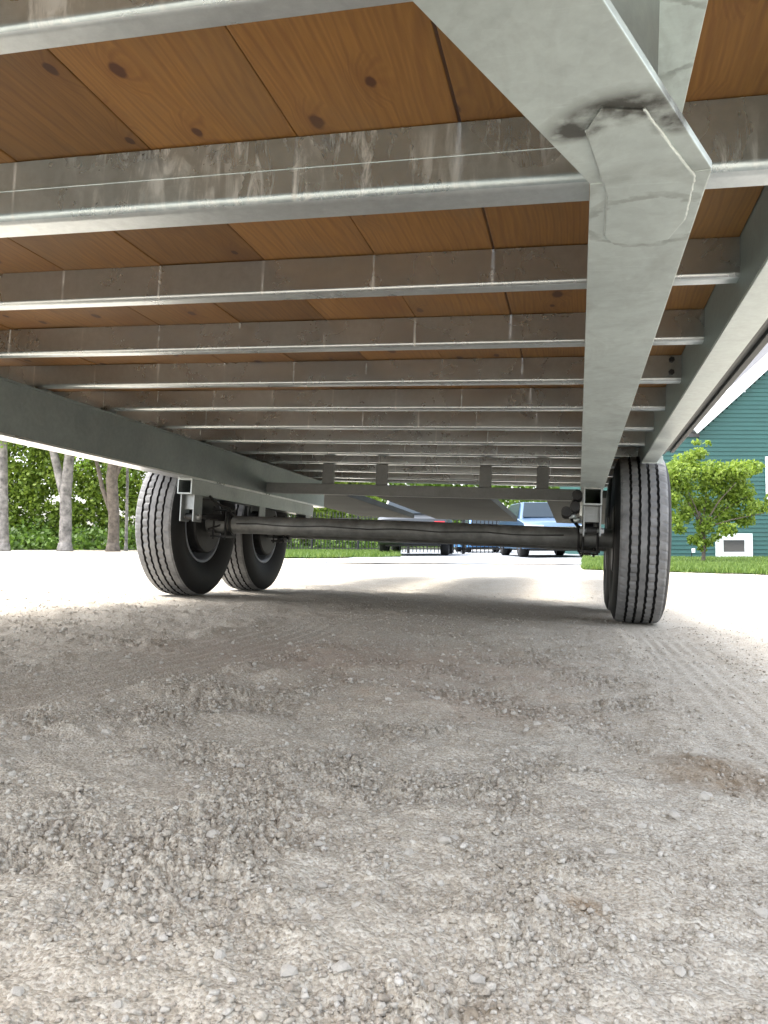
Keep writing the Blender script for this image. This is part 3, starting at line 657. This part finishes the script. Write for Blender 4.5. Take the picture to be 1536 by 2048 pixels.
# wiring and brake cable
def cable(pts, r=0.004, name='wire'):
    P = []; pts = [Vector(p) for p in pts]
    for a, c in zip(pts[:-1], pts[1:]):
        for k in range(8): P.append(a.lerp(c, k / 8) + Vector((0, 0, -0.012 * math.sin(math.pi * k / 8))))
    P.append(pts[-1]); b = TB(); b.tube(P, r, 6); b.build(name, M_cable, trailer, smooth=True)
cable([(-0.012, 3.45, 0.32), (-0.03, 3.5, 0.27), (-0.045, 3.6, 0.235), (-0.02, 3.8, 0.20), (0.02, 3.84, 0.18)], 0.008)
cable([(-1.80, 3.6, 0.26), (-1.76, 3.75, 0.21), (-1.78, 3.86, 0.18), (-1.9, 3.8, 0.10)], 0.006)
for (x, z) in ((-0.035, 0.232), (-0.045, 0.205), (-0.025, 0.19), (0.03, 0.215)):
    b = TB(); b.tube([(x, 3.50, z), (x + 0.03, 3.50, z + 0.008)], 0.0095, 8); b.build('wire_connector', M_bead, trailer, smooth=True)
for (x, z) in ((-0.012, 0.300), (-0.055, 0.228), (-0.02, 0.25)):
    b = TB(); b.tube([(x, 3.45, z), (x, 3.52, z - 0.01)], 0.022, 12); b.build('brake_clamp', M_black, trailer, auto=0.7)
M_ramp = simple('ramp_shaded_grey', (0.028, 0.031, 0.029), 0.9, 0.0, 0.2, 3); M_ramp.node_tree.nodes['Principled BSDF'].inputs['Specular IOR Level'].default_value = 0.1  # grey ramps, shade put into the colour to offset light bounced off the ground
# --- open beavertail: three sloping strips behind the deck
for (x0, x1) in ((-1.50, -0.635), (-0.232, 0.26), (-2.35, -1.74)):
    b = TB(); za, zb_ = 0.452, 0.425; ya, yb = Y_REAR + 0.003, 8.35
    b.add([(x0, ya, za), (x1, ya, za), (x1, yb, zb_), (x0, yb, zb_), (x0, ya, za + .05), (x1, ya, za + .05), (x1, yb, zb_ + .05), (x0, yb, zb_ + .05)],
          [(0, 3, 2, 1), (4, 5, 6, 7), (0, 1, 5, 4), (1, 2, 6, 5), (2, 3, 7, 6), (3, 0, 4, 7)])
    rp = b.build('ramp', M_ramp, trailer, bevel=0.003)

# ================================================================== BACKGROUND
def leaf_mat(name, c0, c1, trans=0.35):
    m = bpy.data.materials.new(name); m.use_nodes = True; t = m.node_tree; b = t.nodes['Principled BSDF']
    g = t.nodes.new('ShaderNodeNewGeometry'); c = ramp(t, g.outputs['Random Per Island'], [(0, c0), (1, c1)])
    L(t, c, b.inputs['Base Color']); b.inputs['Roughness'].default_value = 0.55
    tr = t.nodes.new('ShaderNodeBsdfTranslucent'); L(t, c, tr.inputs[0]); mx = t.nodes.new('ShaderNodeMixShader'); mx.inputs[0].default_value = trans
    L(t, b.outputs[0], mx.inputs[1]); L(t, tr.outputs[0], mx.inputs[2]); L(t, mx.outputs[0], t.nodes['Material Output'].inputs[0]); return m
M_leafA = leaf_mat('bright_leaves', (0.09, 0.18, 0.015), (0.21, 0.33, 0.045), 0.5)
M_leafB = leaf_mat('dark_leaves', (0.05, 0.10, 0.015), (0.14, 0.24, 0.035), 0.4)
M_leafC = leaf_mat('young_leaves', (0.12, 0.20, 0.02), (0.27, 0.36, 0.05), 0.45)
M_grass = leaf_mat('grass_blades', (0.06, 0.12, 0.015), (0.16, 0.23, 0.04), 0.3)
M_lawn = simple('lawn_soil', (0.07, 0.12, 0.025), 0.95, var=0.4, scale=3)
M_bark1 = simple('pale_bark', (0.22, 0.205, 0.19), 0.95, var=0.65, scale=4, bs=1.0, bd=0.05)
M_bark2 = simple('dark_bark', (0.11, 0.09, 0.07), 0.95, var=0.5, scale=6, bs=0.8, bd=0.03)
def leaf_cards(P, size, jitter=0.4):
    """quads (bent leaf shapes) at points P"""
    n = len(P); s = size * RNG.uniform(0.6, 1.4, n)
    a = RNG.normal(size=(n, 3)); a /= np.linalg.norm(a, axis=1)[:, None]; b = RNG.normal(size=(n, 3)); b -= a * (a * b).sum(1)[:, None]; b /= np.linalg.norm(b, axis=1)[:, None]
    V = np.stack([P - a * s[:, None] * .5, P + b * s[:, None] * .32, P + a * s[:, None] * .5, P - b * s[:, None] * .32], 1).reshape(-1, 3)
    return V, np.arange(4 * n).reshape(-1, 4)
def foliage(name, blobs, n, size, mat, parent=None, off=(0, 0, 0), **props):
    """blobs: (x,y,z,rx,ry,rz)"""
    B = np.array(blobs, float); w_ = B[:, 3] * B[:, 4] * B[:, 5]; w_ = w_ ** 0.67; idx = RNG.choice(len(B), n, p=w_ / w_.sum())
    d = RNG.normal(size=(n, 3)); d /= np.linalg.norm(d, axis=1)[:, None]; r = RNG.random(n) ** 0.45
    P = B[idx, :3] + d * r[:, None] * B[idx, 3:6]
    P = P + 0.12 * np.stack([fbm(P[:, 0] * 3, P[:, 2] * 3, 1, 2)] * 3, 1) * B[idx, 3:6]
    V, F = leaf_cards(P - np.array(off), size)
    return link(name, np_mesh(name, V, F), mat, parent, **props)
def trunk_path(b, pts, rs, n=12, wob=0.035):
    rs = [r * 0.82 for r in rs]
    P = []; R = []
    pts = [Vector(p) for p in pts]
    for i in range(len(pts) - 1):
        for k in range(6):
            t = k / 6; P.append(pts[i].lerp(pts[i + 1], t) + Vector((random.uniform(-1, 1), random.uniform(-1, 1), 0)) * rs[i] * wob)
            R.append((rs[i] * (1 - t) + rs[i + 1] * t) * random.uniform(0.97, 1.04))
    P.append(pts[-1]); R.append(rs[-1]); b.tube(P, R, n)
def W(px, py, dep):
    """world point under a pixel of the photograph at the given depth (used once, to place things)"""
    d = fw + rt * ((px - 768) / F_PX) + up * ((1024 - py) / F_PX); return Vector((0, 0, CAM_H)) + d * dep
def gp(px, dep):
    p = W(px, 1086, dep); return Vector((p.x, p.y, float(ground_z(p.x, p.y)) - 0.03))

def tree(px, dep, label, bark, forks, r0, h, crown_mat, crown_n=5200, leaf=0.16):
    p = gp(px, dep); root = empty('broadleaf_tree', p, label, 'tree', None)
    b = MB(); 
    trunk_path(b, forks[0][0], forks[0][1]); b.tube([(0, 0, -0.1), (0, 0, 0.12), (0, 0, 0.4)], [r0 * 1.2, r0 * 1.0, r0 * 0.84], 12)
    b.build('trunk', bark, root, smooth=True)
    for path, rr in forks[1:]:
        c = MB(); trunk_path(c, path, rr, 9); c.build('limb', bark, root, smooth=True)
    bl = []
    for k in range(26):
        a = random.random() * 6.28; q = random.random() ** 0.6 * 3.4; z = h * random.uniform(0.45, 1.0)
        bl.append((q * math.cos(a), q * math.sin(a), z, random.uniform(.7, 1.5), random.uniform(.7, 1.5), random.uniform(.5, 1.0)))
    foliage('crown', bl, crown_n, leaf, crown_mat, root)
    return root
tree(8, 35, 'pale straight trunk at the far left edge of the woods', M_bark1, [([(0, 0, 0), (-.1, 0, 3), (-.2, 0, 7), (-.2, 0, 10)], [.27, .23, .2, .1]), ([(-.2, 0, 5), (1, .4, 8)], [.12, .04])], .27, 11, M_leafA)
tree(130, 34, 'grey tree forking low into two stems beside the woods', M_bark1, [([(0, 0, 0), (.02, 0, 1.5), (.0, 0, 2.5), (.18, 0, 4.5), (.3, 0, 9)], [.33, .30, .29, .24, .1]),
     ([(-.02, 0, 2.3), (-.42, .1, 3.3), (-.75, .1, 4.5), (-1.5, .2, 9)], [.25, .22, .2, .08]), ([(.1, 0, 6), (1.4, .5, 8)], [.1, .03])], .33, 10.5, M_leafA)
tree(226, 33, 'dark gnarled trunk nearest the trailer wheel', M_bark2, [([(0, 0, 0), (.03, 0, 1.5), (-.1, 0, 3.0), (.05, 0, 5.0), (.1, 0, 9)], [.30, .27, .30, .2, .08]),
     ([(-.08, 0, 1.6), (-.6, .1, 2.7), (-1.1, .1, 4.6), (-1.5, .2, 7)], [.13, .11, .09, .04]), ([(0, 0, 3), (.5, .1, 4.2), (1.6, .3, 7)], [.12, .1, .04])], .30, 10, M_leafA)
tree(252, 36, 'slender light stem just right of the dark gnarled trunk', M_bark1, [([(0, 0, 0), (.03, 0, 3), (.0, 0, 6), (.1, 0, 8)], [.09, .08, .07, .04])], .09, 8.5, M_leafA, 2500)
tree(330, 38, 'mid brown tree standing behind the front left tyre', M_bark2, [([(0, 0, 0), (.1, 0, 3), (.3, 0, 6), (.2, 0, 9)], [.22, .2, .17, .08])], .22, 9.5, M_leafA)
# woods mass
def woods(name, px0, px1, dep0, dep1, z0, z1, n, size, mat, depth=6.0):
    u = RNG.random(n); px = px0 + (px1 - px0) * u; dep = dep0 + (dep1 - dep0) * u + RNG.random(n) ** 0.7 * depth
    P = np.zeros((n, 3)); f = np.array(fw); r_ = np.array(rt); f2 = np.array((fw.x, fw.y, 0))
    P = (f2[None] + r_[None] * ((px - 768) / F_PX)[:, None]) * dep[:, None]
    t = RNG.random(n); P[:, 2] = z0 + (z1 - z0) * t
    if z1 < 3: P[:, 2] *= np.clip(0.75 + 0.7 * fbm(P[:, 0], P[:, 1], 2.5, 3), 0.15, 1.5)
    cl = fbm(P[:, 0] * .9 + P[:, 1] * .5, P[:, 2] * 1.1, 1.3, 3) + 0.25 * RNG.normal(size=n); k = cl > -0.42
    V, F = leaf_cards(P[k], size); return link(name, np_mesh(name, V, F), mat, None, kind='stuff', label=None) 
def stuff(o, label, cat): o['label'] = label; o['category'] = cat; return o
def woods_(name, label, *a, **k):
    o = woods(name, *a, **k); stuff(o, label, 'woods'); return o
woods_('woodland', 'bright green woodland foliage beyond the gravel lot', -420, 760, 41, 44, 0.1, 11, 240000, 0.22, M_leafC, depth=4)
woods_('undergrowth', 'dark green undergrowth at the foot of the woods', -420, 760, 38, 41, 0.0, 1.5, 13000, 0.26, M_leafB, depth=5)
woods_('far_woodland', 'distant trees behind the parked cars and fence', 700, 1500, 60, 60, 0.0, 9, 30000, 0.45, M_leafA)
woods_('far_undergrowth', 'dark shrubs behind the parked cars', 560, 1400, 56, 56, 0.0, 2.6, 12000, 0.32, M_leafB)
# lawns and lot
def patch(name, pts, lift, mat, kind='structure', sub=24, **pr):
    """quad patch with corners pts, draped on the ground"""
    a, b_, c, d = [np.array((p[0], p[1])) for p in pts]; V = []; n = sub
    for i in range(n + 1):
        for j in range(n + 1):
            u, v = i / n, j / n; q = (a * (1 - u) + b_ * u) * (1 - v) + (d * (1 - u) + c * u) * v; V.append(q)
    V = np.array(V); z = ground_z(V[:, 0], V[:, 1]) + lift; V = np.column_stack([V, z])
    F = np.array([(i * (n + 1) + j, (i + 1) * (n + 1) + j, (i + 1) * (n + 1) + j + 1, i * (n + 1) + j + 1) for i in range(n) for j in range(n)])
    me = np_mesh(name, V, F, True)
    if me.polygons[0].normal.z < 0: me.flip_normals()
    return link(name, me, mat, kind=kind, **pr)
def blades(name, pts, n, h, label, lift=0.0, parent=None):
    a, b_, c, d = [np.array((p[0], p[1])) for p in pts]; u = RNG.random((n, 1)); v = RNG.random((n, 1))
    q = (a * (1 - u) + b_ * u) * (1 - v) + (d * (1 - u) + c * u) * v; z = ground_z(q[:, 0], q[:, 1]) + lift
    ang = RNG.random(n) * 6.28; hh = h * RNG.uniform(.5, 1.3, n); w2 = h * 0.13; dx, dy = np.cos(ang) * w2, np.sin(ang) * w2
    lean = RNG.normal(size=(n, 2)) * (h * 0.35)
    V = np.stack([np.column_stack([q[:, 0] - dx, q[:, 1] - dy, z]), np.column_stack([q[:, 0] + dx, q[:, 1] + dy, z]), np.column_stack([q[:, 0] + lean[:, 0], q[:, 1] + lean[:, 1], z + hh])], 1).reshape(-1, 3)
    o = link(name, np_mesh(name, V, np.arange(3 * n).reshape(-1, 3)), M_grass, parent, kind='stuff')
    if not parent: o['label'] = label; o['category'] = 'grass'
    return o
G = lambda px, dep: gp(px, dep)
# right lawn in front of the house: from the edge near 8 m to the wall
LR = [G(1165, 10.6), G(1660, 8.2), G(1800, 18.5), G(1165, 18.5)]
patch('lawn', LR, 0.012, M_lawn); blades('grass', LR, 60000, 0.075, 'short green lawn before the teal house')
# left verge along the fence
LL = [G(-60, 44), G(800, 19.0), G(800, 27), G(-60, 58)]
LL = [G(560, 18.2), G(800, 19.6), G(800, 36), G(480, 36)]
patch('verge', LL, 0.03, M_lawn); blades('verge_grass', LL, 26000, 0.13, 'bright grass verge at the foot of the black fence')
# woodland floor
patch('woodland_floor', [G(-420, 40), G(760, 38), G(1500, 75), G(-420, 95)], 0.02, simple('leaf_litter', (0.05, 0.06, 0.03), 0.95, var=0.4, scale=2))
M_asph = simple('worn_asphalt', (0.20, 0.215, 0.23), 0.85, var=0.2, scale=2.5, bs=0.3, bd=0.005)
patch('asphalt_lot', [G(640, 14.0), G(1185, 12.6), G(1240, 40), G(805, 40)], 0.016, M_asph)
# fence
M_fence = simple('black_fence_paint', (0.012, 0.012, 0.013), 0.5, 0.3, 0.2)
fa, fb = G(300, 34), G(1010, 24.5)
fr = empty('metal_fence', fa, 'black picket fence in front of the woods', 'fence')
dv = (fb - fa); dv.z = 0; Ln = dv.length; dn = dv.normalized()
b = MB(); b.box((-0.011, -0.011, 0), (0.011, 0.011, 1.45)); pk = mesh_from('picket', b.V, b.F); pk.materials.append(M_fence)
b = MB(); b.box((-0.035, -0.035, -.1), (0.035, 0.035, 1.6)); pst = mesh_from('fence_post', b.V, b.F); pst.materials.append(M_fence)
ang = math.atan2(dn.y, dn.x); npk = 120
for k in range(npk):
    q = fa + dn * (Ln * k / (npk - 1)); o = link('picket', pk, None, fr); o.location = (q - fa).x, (q - fa).y, float(ground_z(q.x, q.y)) - fa.z + 0.04; o.rotation_euler = (0, 0, ang)
for k in range(8):
    q = fa + dn * (Ln * (k + .3) / 8); o = link('fence_post', pst, None, fr); o.location = (q - fa).x, (q - fa).y, float(ground_z(q.x, q.y)) - fa.z; o.rotation_euler = (0, 0, ang)
for zr in (0.18, 1.25):
    b = MB(); q1 = dn * Ln; nx, ny = -dn.y * .018, dn.x * .018
    b.add([(-nx, -ny, zr), (nx, ny, zr), (q1.x + nx, q1.y + ny, zr), (q1.x - nx, q1.y - ny, zr), (-nx, -ny, zr + .035), (nx, ny, zr + .035), (q1.x + nx, q1.y + ny, zr + .035), (q1.x - nx, q1.y - ny, zr + .035)],
          [(0, 3, 2, 1), (4, 5, 6, 7), (0, 1, 5, 4), (1, 2, 6, 5), (2, 3, 7, 6), (3, 0, 4, 7)])
    b.build('fence_rail', M_fence, fr)

# ---------------- house
M_teal = simple('teal_siding', (0.020, 0.085, 0.076), 0.55, var=0.12, scale=1.5)
M_white = simple('white_trim', (0.80, 0.81, 0.82), 0.5, var=0.04)
M_glass, gt_, gb_ = newmat('dark_window_glass'); gb_.inputs['Base Color'].default_value = (0.03, 0.035, 0.04, 1); gb_.inputs['Roughness'].default_value = 0.06; gb_.inputs['Specular IOR Level'].default_value = 0.8
M_roof = simple('roof_shingle', (0.08, 0.08, 0.085), 0.9, var=0.3, scale=12)
DH = 17.5
hb = W(1400, 1086, DH); house = empty('teal_house', (hb.x, hb.y, 0.0), 'teal clapboard house with white trimmed gable behind the small tree', 'house', None, (0, 0, YAW))
k_ = DH / F_PX                                # metres per pixel at the wall
hx = lambda px: (px - 1400) * k_; hz = lambda py: CAM_H + (1086 - py) * k_ * 1.0
eave_x, eave_z = hx(1392), hz(868); slope = 0.9; wall_r = hx(2300); wall_l = hx(1300)
ridge_x = eave_x + 4.2; eave_r = ridge_x + 4.2
def roof_z(x): return eave_z + slope * (x - eave_x) if x < ridge_x else eave_z + slope * (eave_r - x)
base_zh = -0.06; exp_ = 0.095
nb = int((eave_z + 4.2 - base_zh) / exp_)
for i in range(nb):
    z0 = base_zh + i * exp_; z1 = z0 + exp_ + 0.006
    if z1 <= eave_z - 0.05: xa, xb = wall_l, eave_r - 0.05
    else: xa = max(eave_x + 0.1, eave_x + (z1 - eave_z) / slope); xb = eave_r - (xa - eave_x)
    if xb - xa < 0.2: break
    b = MB(); b.add([(xa, 0, z0), (xb, 0, z0), (xb, -0.022, z0), (xa, -0.022, z0), (xa, 0, z1), (xb, 0, z1), (xb, -0.004, z1), (xa, -0.004, z1)],
          [(0, 3, 2, 1), (4, 5, 6, 7), (0, 1, 5, 4), (1, 2, 6, 5), (2, 3, 7, 6), (3, 0, 4, 7)])
    b.build('siding_board', M_teal, house)
# core walls
b = MB(); b.add([(wall_l + .02, 0.002, -.2), (eave_r - .06, 0.002, -.2), (eave_r - .06, 0.002, eave_z), (ridge_x, 0.002, roof_z(ridge_x) - .1), (eave_x + .1, 0.002, eave_z), (wall_l + .02, 0.002, eave_z - .06)] +
             [(wall_l + .02, 9, -.2), (eave_r - .06, 9, -.2), (eave_r - .06, 9, eave_z), (ridge_x, 9, roof_z(ridge_x) - .1), (eave_x + .1, 9, eave_z), (wall_l + .02, 9, eave_z - .06)],
             [(0, 1, 2, 3, 4, 5), (6, 11, 10, 9, 8, 7), (0, 6, 7, 1), (1, 7, 8, 2), (5, 11, 6, 0)])
b.build('wall', M_teal, house)
def slab(x0, z0, x1, z1, th, y0, y1, name, mat):
    b = MB(); d = Vector((x1 - x0, 0, z1 - z0)).normalized(); n = Vector((-d.z, 0, d.x)) * th
    if n.z < 0: n = -n
    v = [(x0, y0, z0), (x1, y0, z1), (x1 + n.x, y0, z1 + n.z), (x0 + n.x, y0, z0 + n.z)]; v += [(x, y1, z) for x, y, z in v]
    b.add(v, [(0, 1, 2, 3), (7, 6, 5, 4), (0, 4, 5, 1), (1, 5, 6, 2), (2, 6, 7, 3), (3, 7, 4, 0)]); return b.build(name, mat, house)
slab(eave_x - .0, eave_z, ridge_x, roof_z(ridge_x) , 0.26, -0.20, -0.15, 'rake_board', M_white)
slab(ridge_x, roof_z(ridge_x), eave_r, eave_z, 0.26, -0.20, -0.15, 'rake_board', M_white)
slab(eave_x - .05, eave_z + .02, ridge_x, roof_z(ridge_x) + .07, 0.12, -0.149, 9.2, 'roof', M_roof)
slab(ridge_x, roof_z(ridge_x) + .07, eave_r + .05, eave_z + .02, 0.12, -0.149, 9.2, 'roof', M_roof)
b = MB(); b.box((wall_l - .1, -.05, eave_z - .06), (eave_x + .1, 9, eave_z + .06)); b.build('side_roof', M_roof, house)
def window(x0, x1, z0, z1, name='window'):
    t = 0.12 if name == 'window' else 0.1
    b = MB(); b.box((x0, -.055, z0), (x1, -.018, z0 + t * .8)); b.box((x0, -.055, z1 - t * .8), (x1, -.018, z1)); b.box((x0, -.0551, z0 + t * .8), (x0 + t, -.018, z1 - t * .8)); b.box((x1 - t, -.0551, z0 + t * .8), (x1, -.018, z1 - t * .8))
    f = b.build('window', M_white, house)
    i = t; s = 0.05; X0, X1, Z0, Z1 = x0 + i, x1 - i, z0 + i * .8, z1 - i * .8
    b = MB(); b.box((X0, -.04, Z0), (X1, -.02, Z0 + s)); b.box((X0, -.04, Z1 - s), (X1, -.02, Z1)); b.box((X0, -.0402, Z0 + s), (X0 + s, -.02, Z1 - s)); b.box((X1 - s, -.0402, Z0 + s), (X1, -.02, Z1 - s))
    b.build('sash', M_white, f); b = MB(); b.box((X0 + s, -.03, Z0 + s), (X1 - s, -.024, Z1 - s)); b.build('pane', M_glass, f)
window(hx(1430), hx(1503), hz(1117), hz(1067))
window(hx(1532.5), hx(1660), hz(1000), hz(913), 'w')
# small stake lamp by the wall
st = W(1383, 1086, 16.9); sk = empty('garden_stake', (st.x, st.y, float(ground_z(st.x, st.y))), 'small pale marker on a stake in the lawn before the teal wall', 'stake')
b = MB(); b.tube([(0, 0, -.02), (0, 0, .2)], .01, 6); b.build('stake', M_fence, sk); b = MB(); b.box((-.0, -.01, .16), (.07, .01, .25)); b.build('marker', M_white, sk)
# small tree in front of the house
tp = W(1405, 1086, 13.2); ts = empty('small_tree', (tp.x, tp.y, float(ground_z(tp.x, tp.y))), 'small bright green leafy tree growing before the teal house', 'tree')
b = MB(); trunk_path(b, [(0, 0, -.05), (.03, 0, .4), (-.05, 0, .9)], [.04, .035, .028], 8); b.build('trunk', M_bark2, ts, smooth=True)
for e in ((.75, .1, 1.15), (-.5, .1, 1.5), (.2, .3, 1.65), (.95, -.1, .85), (-.25, -.3, 1.2), (.5, -.2, 1.35)):
    c = MB(); trunk_path(c, [(0, 0, .6), (e[0] * .5, e[1] * .5, .6 + (e[2] - .6) * .6), e], [.02, .014, .006], 6); c.build('limb', M_bark2, ts, smooth=True)
k2 = 13.2 / F_PX
def bl(px, py, r): return ((px - 1405) * k2 * math.cos(YAW) , (px - 1405) * k2 * math.sin(YAW) + random.uniform(-.25, .25), CAM_H + (1086 - py) * k2, r * k2, r * k2, r * k2 * .8)
SB = [bl(1375, 925, 38), bl(1345, 1045, 22), bl(1370, 1030, 24), bl(1325, 970, 28), bl(1400, 905, 22), bl(1350, 950, 35), bl(1340, 1000, 28), bl(1420, 945, 36), bl(1470, 945, 35), bl(1500, 935, 24), bl(1515, 940, 14), bl(1440, 970, 40), bl(1480, 985, 34), bl(1500, 1015, 26), bl(1525, 1015, 18),
      bl(1400, 1010, 34), bl(1450, 1020, 36), bl(1490, 1040, 22), bl(1410, 1050, 28), bl(1400, 1075, 16), bl(1335, 1030, 18), bl(1340, 960, 25), bl(1420, 885, 8), bl(1395, 885, 9), bl(1370, 975, 34), bl(1430, 1075, 10), bl(1540, 1000, 16)]
SB += [bl(1385, 1080, 16), bl(1415, 1085, 14), bl(1450, 1060, 20), bl(1360, 1060, 14), bl(1405, 1098, 9), bl(1395, 1088, 10)]
SB = [(a, b_, c_, d * random.uniform(.7, 1.15), e * random.uniform(.7, 1.15), f * random.uniform(.7, 1.1)) for a, b_, c_, d, e, f in SB]
foliage('crown', SB, 13000, 0.062, M_leafC, ts)
o = ts.children[-1]
# crown blobs were given relative to the tree's foot at zero height
o.location = (0, 0, -ts.location.z)

# ---------------- vehicles
def paint(name, col, metal=0.3):
    m, t, b = newmat(name); b.inputs['Base Color'].default_value = (*col, 1); b.inputs['Metallic'].default_value = metal; b.inputs['Roughness'].default_value = 0.4
    b.inputs['Coat Weight'].default_value = 0.3; b.inputs['Coat Roughness'].default_value = 0.06; return m
M_carglass, _t, _b = newmat('car_glass'); _b.inputs['Base Color'].default_value = (0.02, 0.03, 0.04, 1); _b.inputs['Roughness'].default_value = 0.25; _b.inputs['Specular IOR Level'].default_value = 0.06
M_chrome = simple('chrome', (0.7, 0.7, 0.72), 0.15, 1.0, 0.02)
M_lamp = simple('headlamp_glass', (0.65, 0.68, 0.72), 0.1, 0.3, 0.05); M_red = simple('tail_lamp', (0.5, 0.02, 0.03), 0.2, 0.0, 0.1)
M_blackp = simple('black_plastic', (0.02, 0.02, 0.02), 0.5)
def vehicle(name, loc, rz, label, cat, col, Ln=4.6, Wd=1.8, Ht=1.5, wr=0.34, clear=0.2, rear=False, hood=0.95):
    """x across, front towards -y"""
    root = empty(name, loc, label, cat, 'vehicles parked on the asphalt lot', (0, 0, rz)); P_ = paint(name + '_paint', col)
    h = Wd / 2
    # body side outline (y,z) swept with tumblehome: build rings across x
    low = [(-Ln / 2, clear + .12), (-Ln / 2 + .04, hood * .72), (-Ln / 2 + .18, hood * .86), (-Ln / 2 + 1.15, hood), (Ln / 2 - .5, hood + .02), (Ln / 2 - .05, hood * .9), (Ln / 2, clear + .2), (Ln / 2 - .12, clear), (-Ln / 2 + .12, clear)]
    V = []; m = len(low)
    for (fx, ins, dz) in ((-1, .10, -.05), (-1, .02, -.01), (-.93, 0, 0), (-.5, -.03, .015), (0, -.05, .02), (.5, -.03, .015), (.93, 0, 0), (1, .02, -.01), (1, .10, -.05)):
        sx = fx * h * (1.0 if ins < .1 else .985)
        for (y, z) in low:
            yy = y * (1 - ins / Ln * 2.2) ; V.append((sx, yy, z + (dz if z > hood * .7 else 0)))
    nr = len(V) // m
    Fc = [(i * m + j, i * m + (j + 1) % m, (i + 1) * m + (j + 1) % m, (i + 1) * m + j) for i in range(nr - 1) for j in range(m)] + [tuple(range(m)), tuple(range((nr - 1) * m, nr * m))[::-1]]
    b = MB(); b.add(V, Fc); body = b.build('body', P_, root, bevel=0.015, auto=0.7)
    # cabin
    ya, yb, yc, yd = -Ln / 2 + 1.12, -Ln / 2 + 1.75, Ln / 2 - 1.0, Ln / 2 - .35
    zc = hood - .02; top = Ht; hw = h * .93; tw = h * .74
    b = MB(); b.add([(-hw, ya, zc), (hw, ya, zc), (hw, yd, zc), (-hw, yd, zc), (-tw, yb, top - .03), (tw, yb, top - .03), (tw, yc, top), (-tw, yc, top)],
        [(0, 3, 2, 1), (4, 5, 6, 7), (0, 1, 5, 4), (1, 2, 6, 5), (2, 3, 7, 6), (3, 0, 4, 7)])
    b.build('cabin', P_, root, bevel=0.05, auto=0.7)
    def pane(nm, q, out):
        b = MB(); q = [Vector(v) for v in q]; c = sum(q, Vector()) / 4; n = (q[1] - q[0]).cross(q[3] - q[0]).normalized()
        if n.dot(Vector(out)) < 0: n = -n
        q = [c + (v - c) * .9 for v in q]
        b.add([v + n * .004 for v in q] + [v + n * .012 for v in q], [(0, 1, 2, 3), (7, 6, 5, 4), (0, 4, 5, 1), (1, 5, 6, 2), (2, 6, 7, 3), (3, 7, 4, 0)]); b.build(nm, M_carglass, root)
    pane('windscreen', [(-hw, ya, zc + .03), (hw, ya, zc + .03), (tw, yb, top - .03), (-tw, yb, top - .03)], (0, -1, 1))
    pane('rear_window', [(-hw, yd, zc + .03), (hw, yd, zc + .03), (tw, yc, top), (-tw, yc, top)], (0, 1, 1))
    for s in (-1, 1):
        pane('side_window', [(s * hw, ya + .1, zc + .03), (s * hw, yd - .1, zc + .03), (s * tw, yc, top - .02), (s * tw, yb, top - .03)], (s, 0, .3))
        b = MB(); b.box((s * (h + .10) - .08, ya + .25, zc - .02), (s * (h + .10) + .08, ya + .36, zc + .13)); b.build('mirror', P_, root, bevel=.02)
        b = MB(); b.box((s * h * .72 - .2, -Ln / 2 - .012, hood * .66), (s * h * .72 + .2, -Ln / 2 + .1, hood * .66 + .13)); b.build('headlight', M_lamp, root, bevel=.015)
        b = MB(); b.box((s * h * .78 - .14, Ln / 2 - .1, hood * .66), (s * h * .78 + .14, Ln / 2 + .012, hood * .66 + .2)); b.build('tail_light', M_red, root, bevel=.015)
    b = MB()
    for k in range(4): b.box((-h * .42, -Ln / 2 - .02, hood * .6 + k * .045), (h * .42, -Ln / 2 + .03, hood * .6 + k * .045 + .02))
    b.build('grille', M_chrome, root)
    b = MB(); b.box((-h * .9, -Ln / 2 - .03, clear + .02), (h * .9, -Ln / 2 + .1, clear + .2)); b.build('bumper', M_blackp, root, bevel=.02)
    b = MB(); b.box((-h * .9, Ln / 2 - .1, clear + .04), (h * .9, Ln / 2 + .03, clear + .22)); b.build('bumper', M_blackp, root, bevel=.02)
    b = MB(); b.box((-h * .8, -Ln / 2 + .3, clear - .05), (h * .8, Ln / 2 - .3, clear + .02)); b.build('underbody', M_blackp, root)
    for sx in (-1, 1):
        for sy in (-Ln / 2 + .85, Ln / 2 - .85):
            b = MB(); b.lathe_x([(-.11, wr * .6), (-.115, wr * .9), (-.09, wr), (.09, wr), (.115, wr * .9), (.11, wr * .6)], 0, 0, 0, 28, True)
            me = mesh_from('wheel', b.V, b.F, True); t = link('wheel', me, M_side, root); t.location = (sx * (h - .10), sy, wr)
            b = MB(); b.lathe_x([(-.08, 0), (-.08, wr * .62), (.08, wr * .62), (.09, wr * .3), (.09, 0)], 0, 0, 0, 20); b.build('rim', M_rim, t, auto=.6)
    return root
def vloc(px, dep): p = W(px, 1086, dep); return (p.x, p.y, float(ground_z(p.x, p.y)) + 0.016)
vehicle('blue_car', vloc(1085, 20.7), YAW + .0, 'pale blue car facing the trailer, seen under the deck at right', 'car', (0.045, 0.095, 0.17), 4.5, 1.72, 1.42)
vehicle('dark_suv', vloc(838, 23.2), YAW + math.pi - .12, 'dark high vehicle parked rear on beside the fence', 'car', (0.03, 0.035, 0.04), 4.9, 1.86, 1.78, .38, .3, hood=1.08)
vehicle('blue_hatchback', vloc(965, 30), YAW + math.pi + .05, 'blue hatchback with red tail lamps between the two nearer vehicles', 'car', (0.08, 0.25, 0.55), 4.0, 1.7, 1.45)
